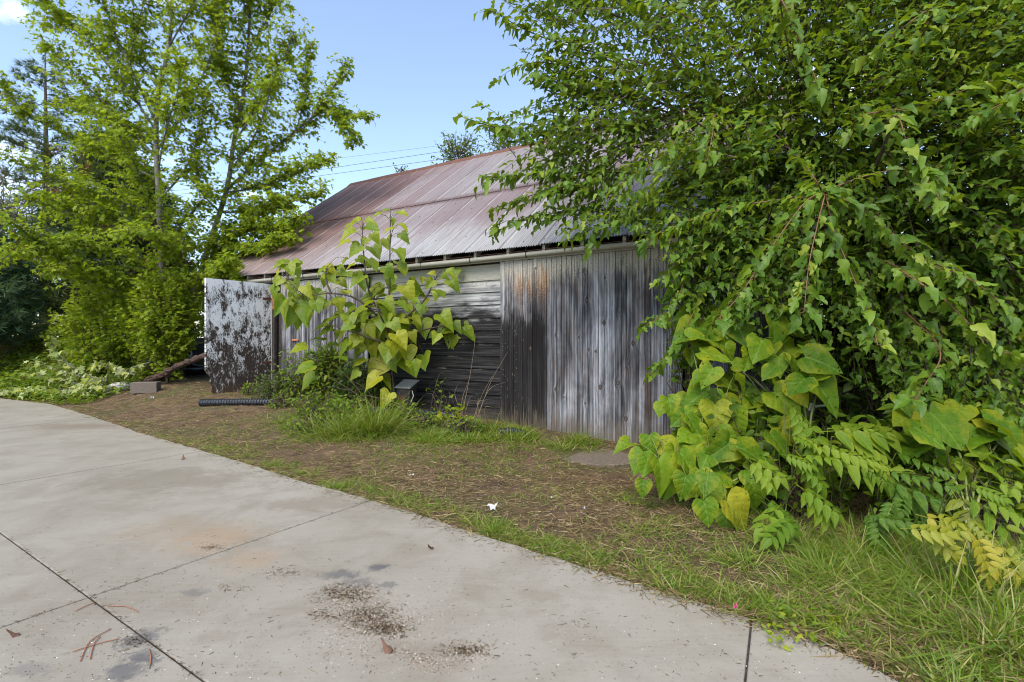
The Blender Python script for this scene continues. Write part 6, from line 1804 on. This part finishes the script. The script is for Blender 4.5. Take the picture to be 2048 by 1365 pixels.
def dead_leaf(px, py, s, label, az):
    b = G(px, py); o_ = thing('dead_leaf', b, label, 'leaf', 'dead leaves on the driveway'); 
    tv, tt, tl = MUL_C; m_ = mesh_np('blade', tv * s * [.8, .8, -1.6] + [0, 0, .016 * s / .1], tt, M['brown_leaf'], tl, np.zeros(len(tv))); q = link('blade', m_, o_); q.rotation_euler = (0, 0, az)
dead_leaf(785, 1305, .075, 'curled dead brown leaf beside the seed litter on the driveway', 1.2)
dead_leaf(866, 1097, .06, 'small dead leaf alone in the middle of the driveway', 2.5)
dead_leaf(366, 920, .07, 'dark scrap of leaf near the far driveway joint', .5)
dead_leaf(40, 1270, .06, 'dark dead leaf at the left edge of the driveway', 2.2)
dead_leaf(1052, 1058, .05, 'orange-brown dead leaf on the dirt by the driveway', 1.0)
for q, (x0, y0, x1, y1, x2, y2) in enumerate([(145, 1306, 195, 1290, 238, 1280), (160, 1325, 180, 1285, 222, 1260), (180, 1320, 188, 1290, 200, 1275), (215, 1215, 250, 1215, 276, 1226), (150, 1225, 170, 1215, 190, 1207), (298, 1340, 302, 1320, 298, 1300)]):
    a, b, c = G(x0, y0), G(x1, y1), G(x2, y2); lab = ['longest of the red-brown pine needles crossing on the driveway', 'curved red-brown pine needle crossing the longest one', 'short red-brown pine needle beside the crossing pair', 'bent red-brown pine needle lying over the sawn joint', 'grey-brown pine needle left of the joint crossing', 'dark curved pine needle right of the long joint'][q]
    t = thing('pine_needle', a, lab, 'pine needle', 'pine needles on the driveway'); mb = MB(); mb.tube([p - a + np.array([0, 0, .005]) for p in smooth_line([a, b, c], 9)], .0019, 5); mb.build('needle', M['needle'], t, True)

LM['crumb'] = leaf_mat('stem_crumb', [(0, (.02, .013, .009)), (.6, (.07, .042, .024)), (.9, (.15, .095, .05)), (1, (.3, .22, .12))], .8, .1, spec=.15, mottle=(.06, .04, .02))
# seeds, grit and twig crumbs on the concrete
def drive_debris():
    P_, S_ = [], []
    cl = [(690, 1190, 60, 20, 1000), (735, 1235, 70, 28, 1300), (765, 1255, 50, 20, 700), (640, 1230, 22, 10, 160), (930, 1305, 50, 16, 420), (840, 1320, 35, 14, 220), (790, 1300, 25, 10, 120), (880, 1330, 60, 20, 200), (420, 1095, 25, 6, 160), (560, 1150, 40, 10, 130), (700, 1290, 90, 40, 260), (800, 1240, 120, 50, 260)]
    for cx_, cy_, sx, sy, m in cl:
        a = rng.normal(size=(m, 2)) * [sx * .55, sy * .55] + [cx_, cy_]; P_.append(a)
    m = 2600; a = np.stack([rng.uniform(0, 1700, m), 1000 + 360 * rng.random(m) ** .8], -1); P_.append(a)
    a = np.vstack(P_); a = a[(a[:, 1] > 960) & (a[:, 1] < 1364)]
    Z = F * H / (a[:, 1] - CY); x = (a[:, 0] - CX) / F * Z; y = Z
    k_ = inside(x, y, DRIVE); return x[k_], y[k_]
x, y = drive_debris(); n = len(x)
cols = [(.05, .035, .025), (.30, .22, .14), (.55, .50, .42), (.16, .09, .05)]
k = K('seed_litter'); r_ = k.node('ShaderNodeAttribute', attribute_name='rnd').outputs['Fac']
M['seed'] = k.done(k.pbr(k.ramp(r_, [(0, cols[0]), (.42, cols[3]), (.66, cols[1]), (.86, cols[2]), (.97, (.75, .72, .66))], 'CONSTANT'), .7))
tv = np.array([(1, 0, 0), (0, .6, 0), (-1, 0, 0), (0, -.6, 0), (0, 0, .55)], float); tt = np.array([(0, 1, 4), (1, 2, 4), (2, 3, 4), (3, 0, 4)])
s = rng.uniform(.0016, .0042, n); az = rng.uniform(0, 6.28, n)
R = np.zeros((n, 3, 3)); R[:, 0, 0] = np.cos(az); R[:, 0, 1] = -np.sin(az); R[:, 1, 0] = np.sin(az); R[:, 1, 1] = np.cos(az); R[:, 2, 2] = 1
V = np.einsum('nij,vj->nvi', R, tv) * s[:, None, None] + np.stack([x, y, np.full(n, .0006)], -1)[:, None]
T = tt[None] + (np.arange(n) * 5)[:, None, None]
o = link('seed_litter', mesh_np('seed_litter', V.reshape(-1, 3), T.reshape(-1, 3), M['seed'], np.zeros((n * 5, 2)), np.repeat(rng.random(n), 5), smooth=False))
tag(o, 'seed husks and grit scattered and heaped on the concrete driveway', 'litter', kind='stuff')
# crumbs of dry stem, thick in the seed heaps and strewn along the joints
cr_ = []
for cx_, cy_, sx, sy, m in [(690, 1188, 60, 16, 420), (735, 1232, 66, 24, 480), (775, 1258, 46, 14, 260), (930, 1300, 45, 12, 180), (640, 1230, 22, 10, 60), (570, 1145, 50, 12, 70), (270, 1285, 30, 10, 70), (425, 1095, 25, 6, 60), (460, 1180, 35, 10, 40), (1160, 1250, 40, 14, 20)]:
    cr_.append(rng.normal(size=(m, 2)) * [sx * .55, sy * .55] + [cx_, cy_])
tq = rng.random(260)[:, None]; cr_.append(np.array([0, 1065]) + tq * np.array([400, 291]) + rv(260)[:, :2] * [3, 2])
tq = rng.random(160)[:, None]; cr_.append(np.array([750, 998]) + tq * np.array([-750, 258]) + rv(160)[:, :2] * [4, 2])
m = 520; cr_.append(np.stack([rng.uniform(0, 1700, m), 900 + 460 * rng.random(m) ** .9], -1))
e = np.array(EDGE_PX[6:-2], float); m = 1500; ii = rng.integers(0, len(e) - 1, m); tq = rng.random(m)[:, None]
cr_.append(e[ii] * (1 - tq) + e[ii + 1] * tq + np.stack([-np.abs(rng.normal(size=m)) * 16, np.abs(rng.normal(size=m)) * 9], -1))
a = np.vstack(cr_); a = a[(a[:, 1] > 850)]
Z = F * H / (a[:, 1] - CY); x = (a[:, 0] - CX) / F * Z; k_ = inside(x, Z, DRIVE); x, y = x[k_], Z[k_]; n = len(x)
az = rng.uniform(0, 6.28, n)
o = link('stem_litter', blades_mesh('stem_litter', None, np.stack([x, y, rng.uniform(.002, .006, n)], -1), np.stack([np.cos(az), np.sin(az), np.zeros(n)], -1), rng.uniform(.008, .038, n), rng.uniform(.0018, .0035, n), STRAW, LM['crumb']))
tag(o, 'crumbs of dry stems strewn over the driveway and its joints', 'litter', kind='stuff')
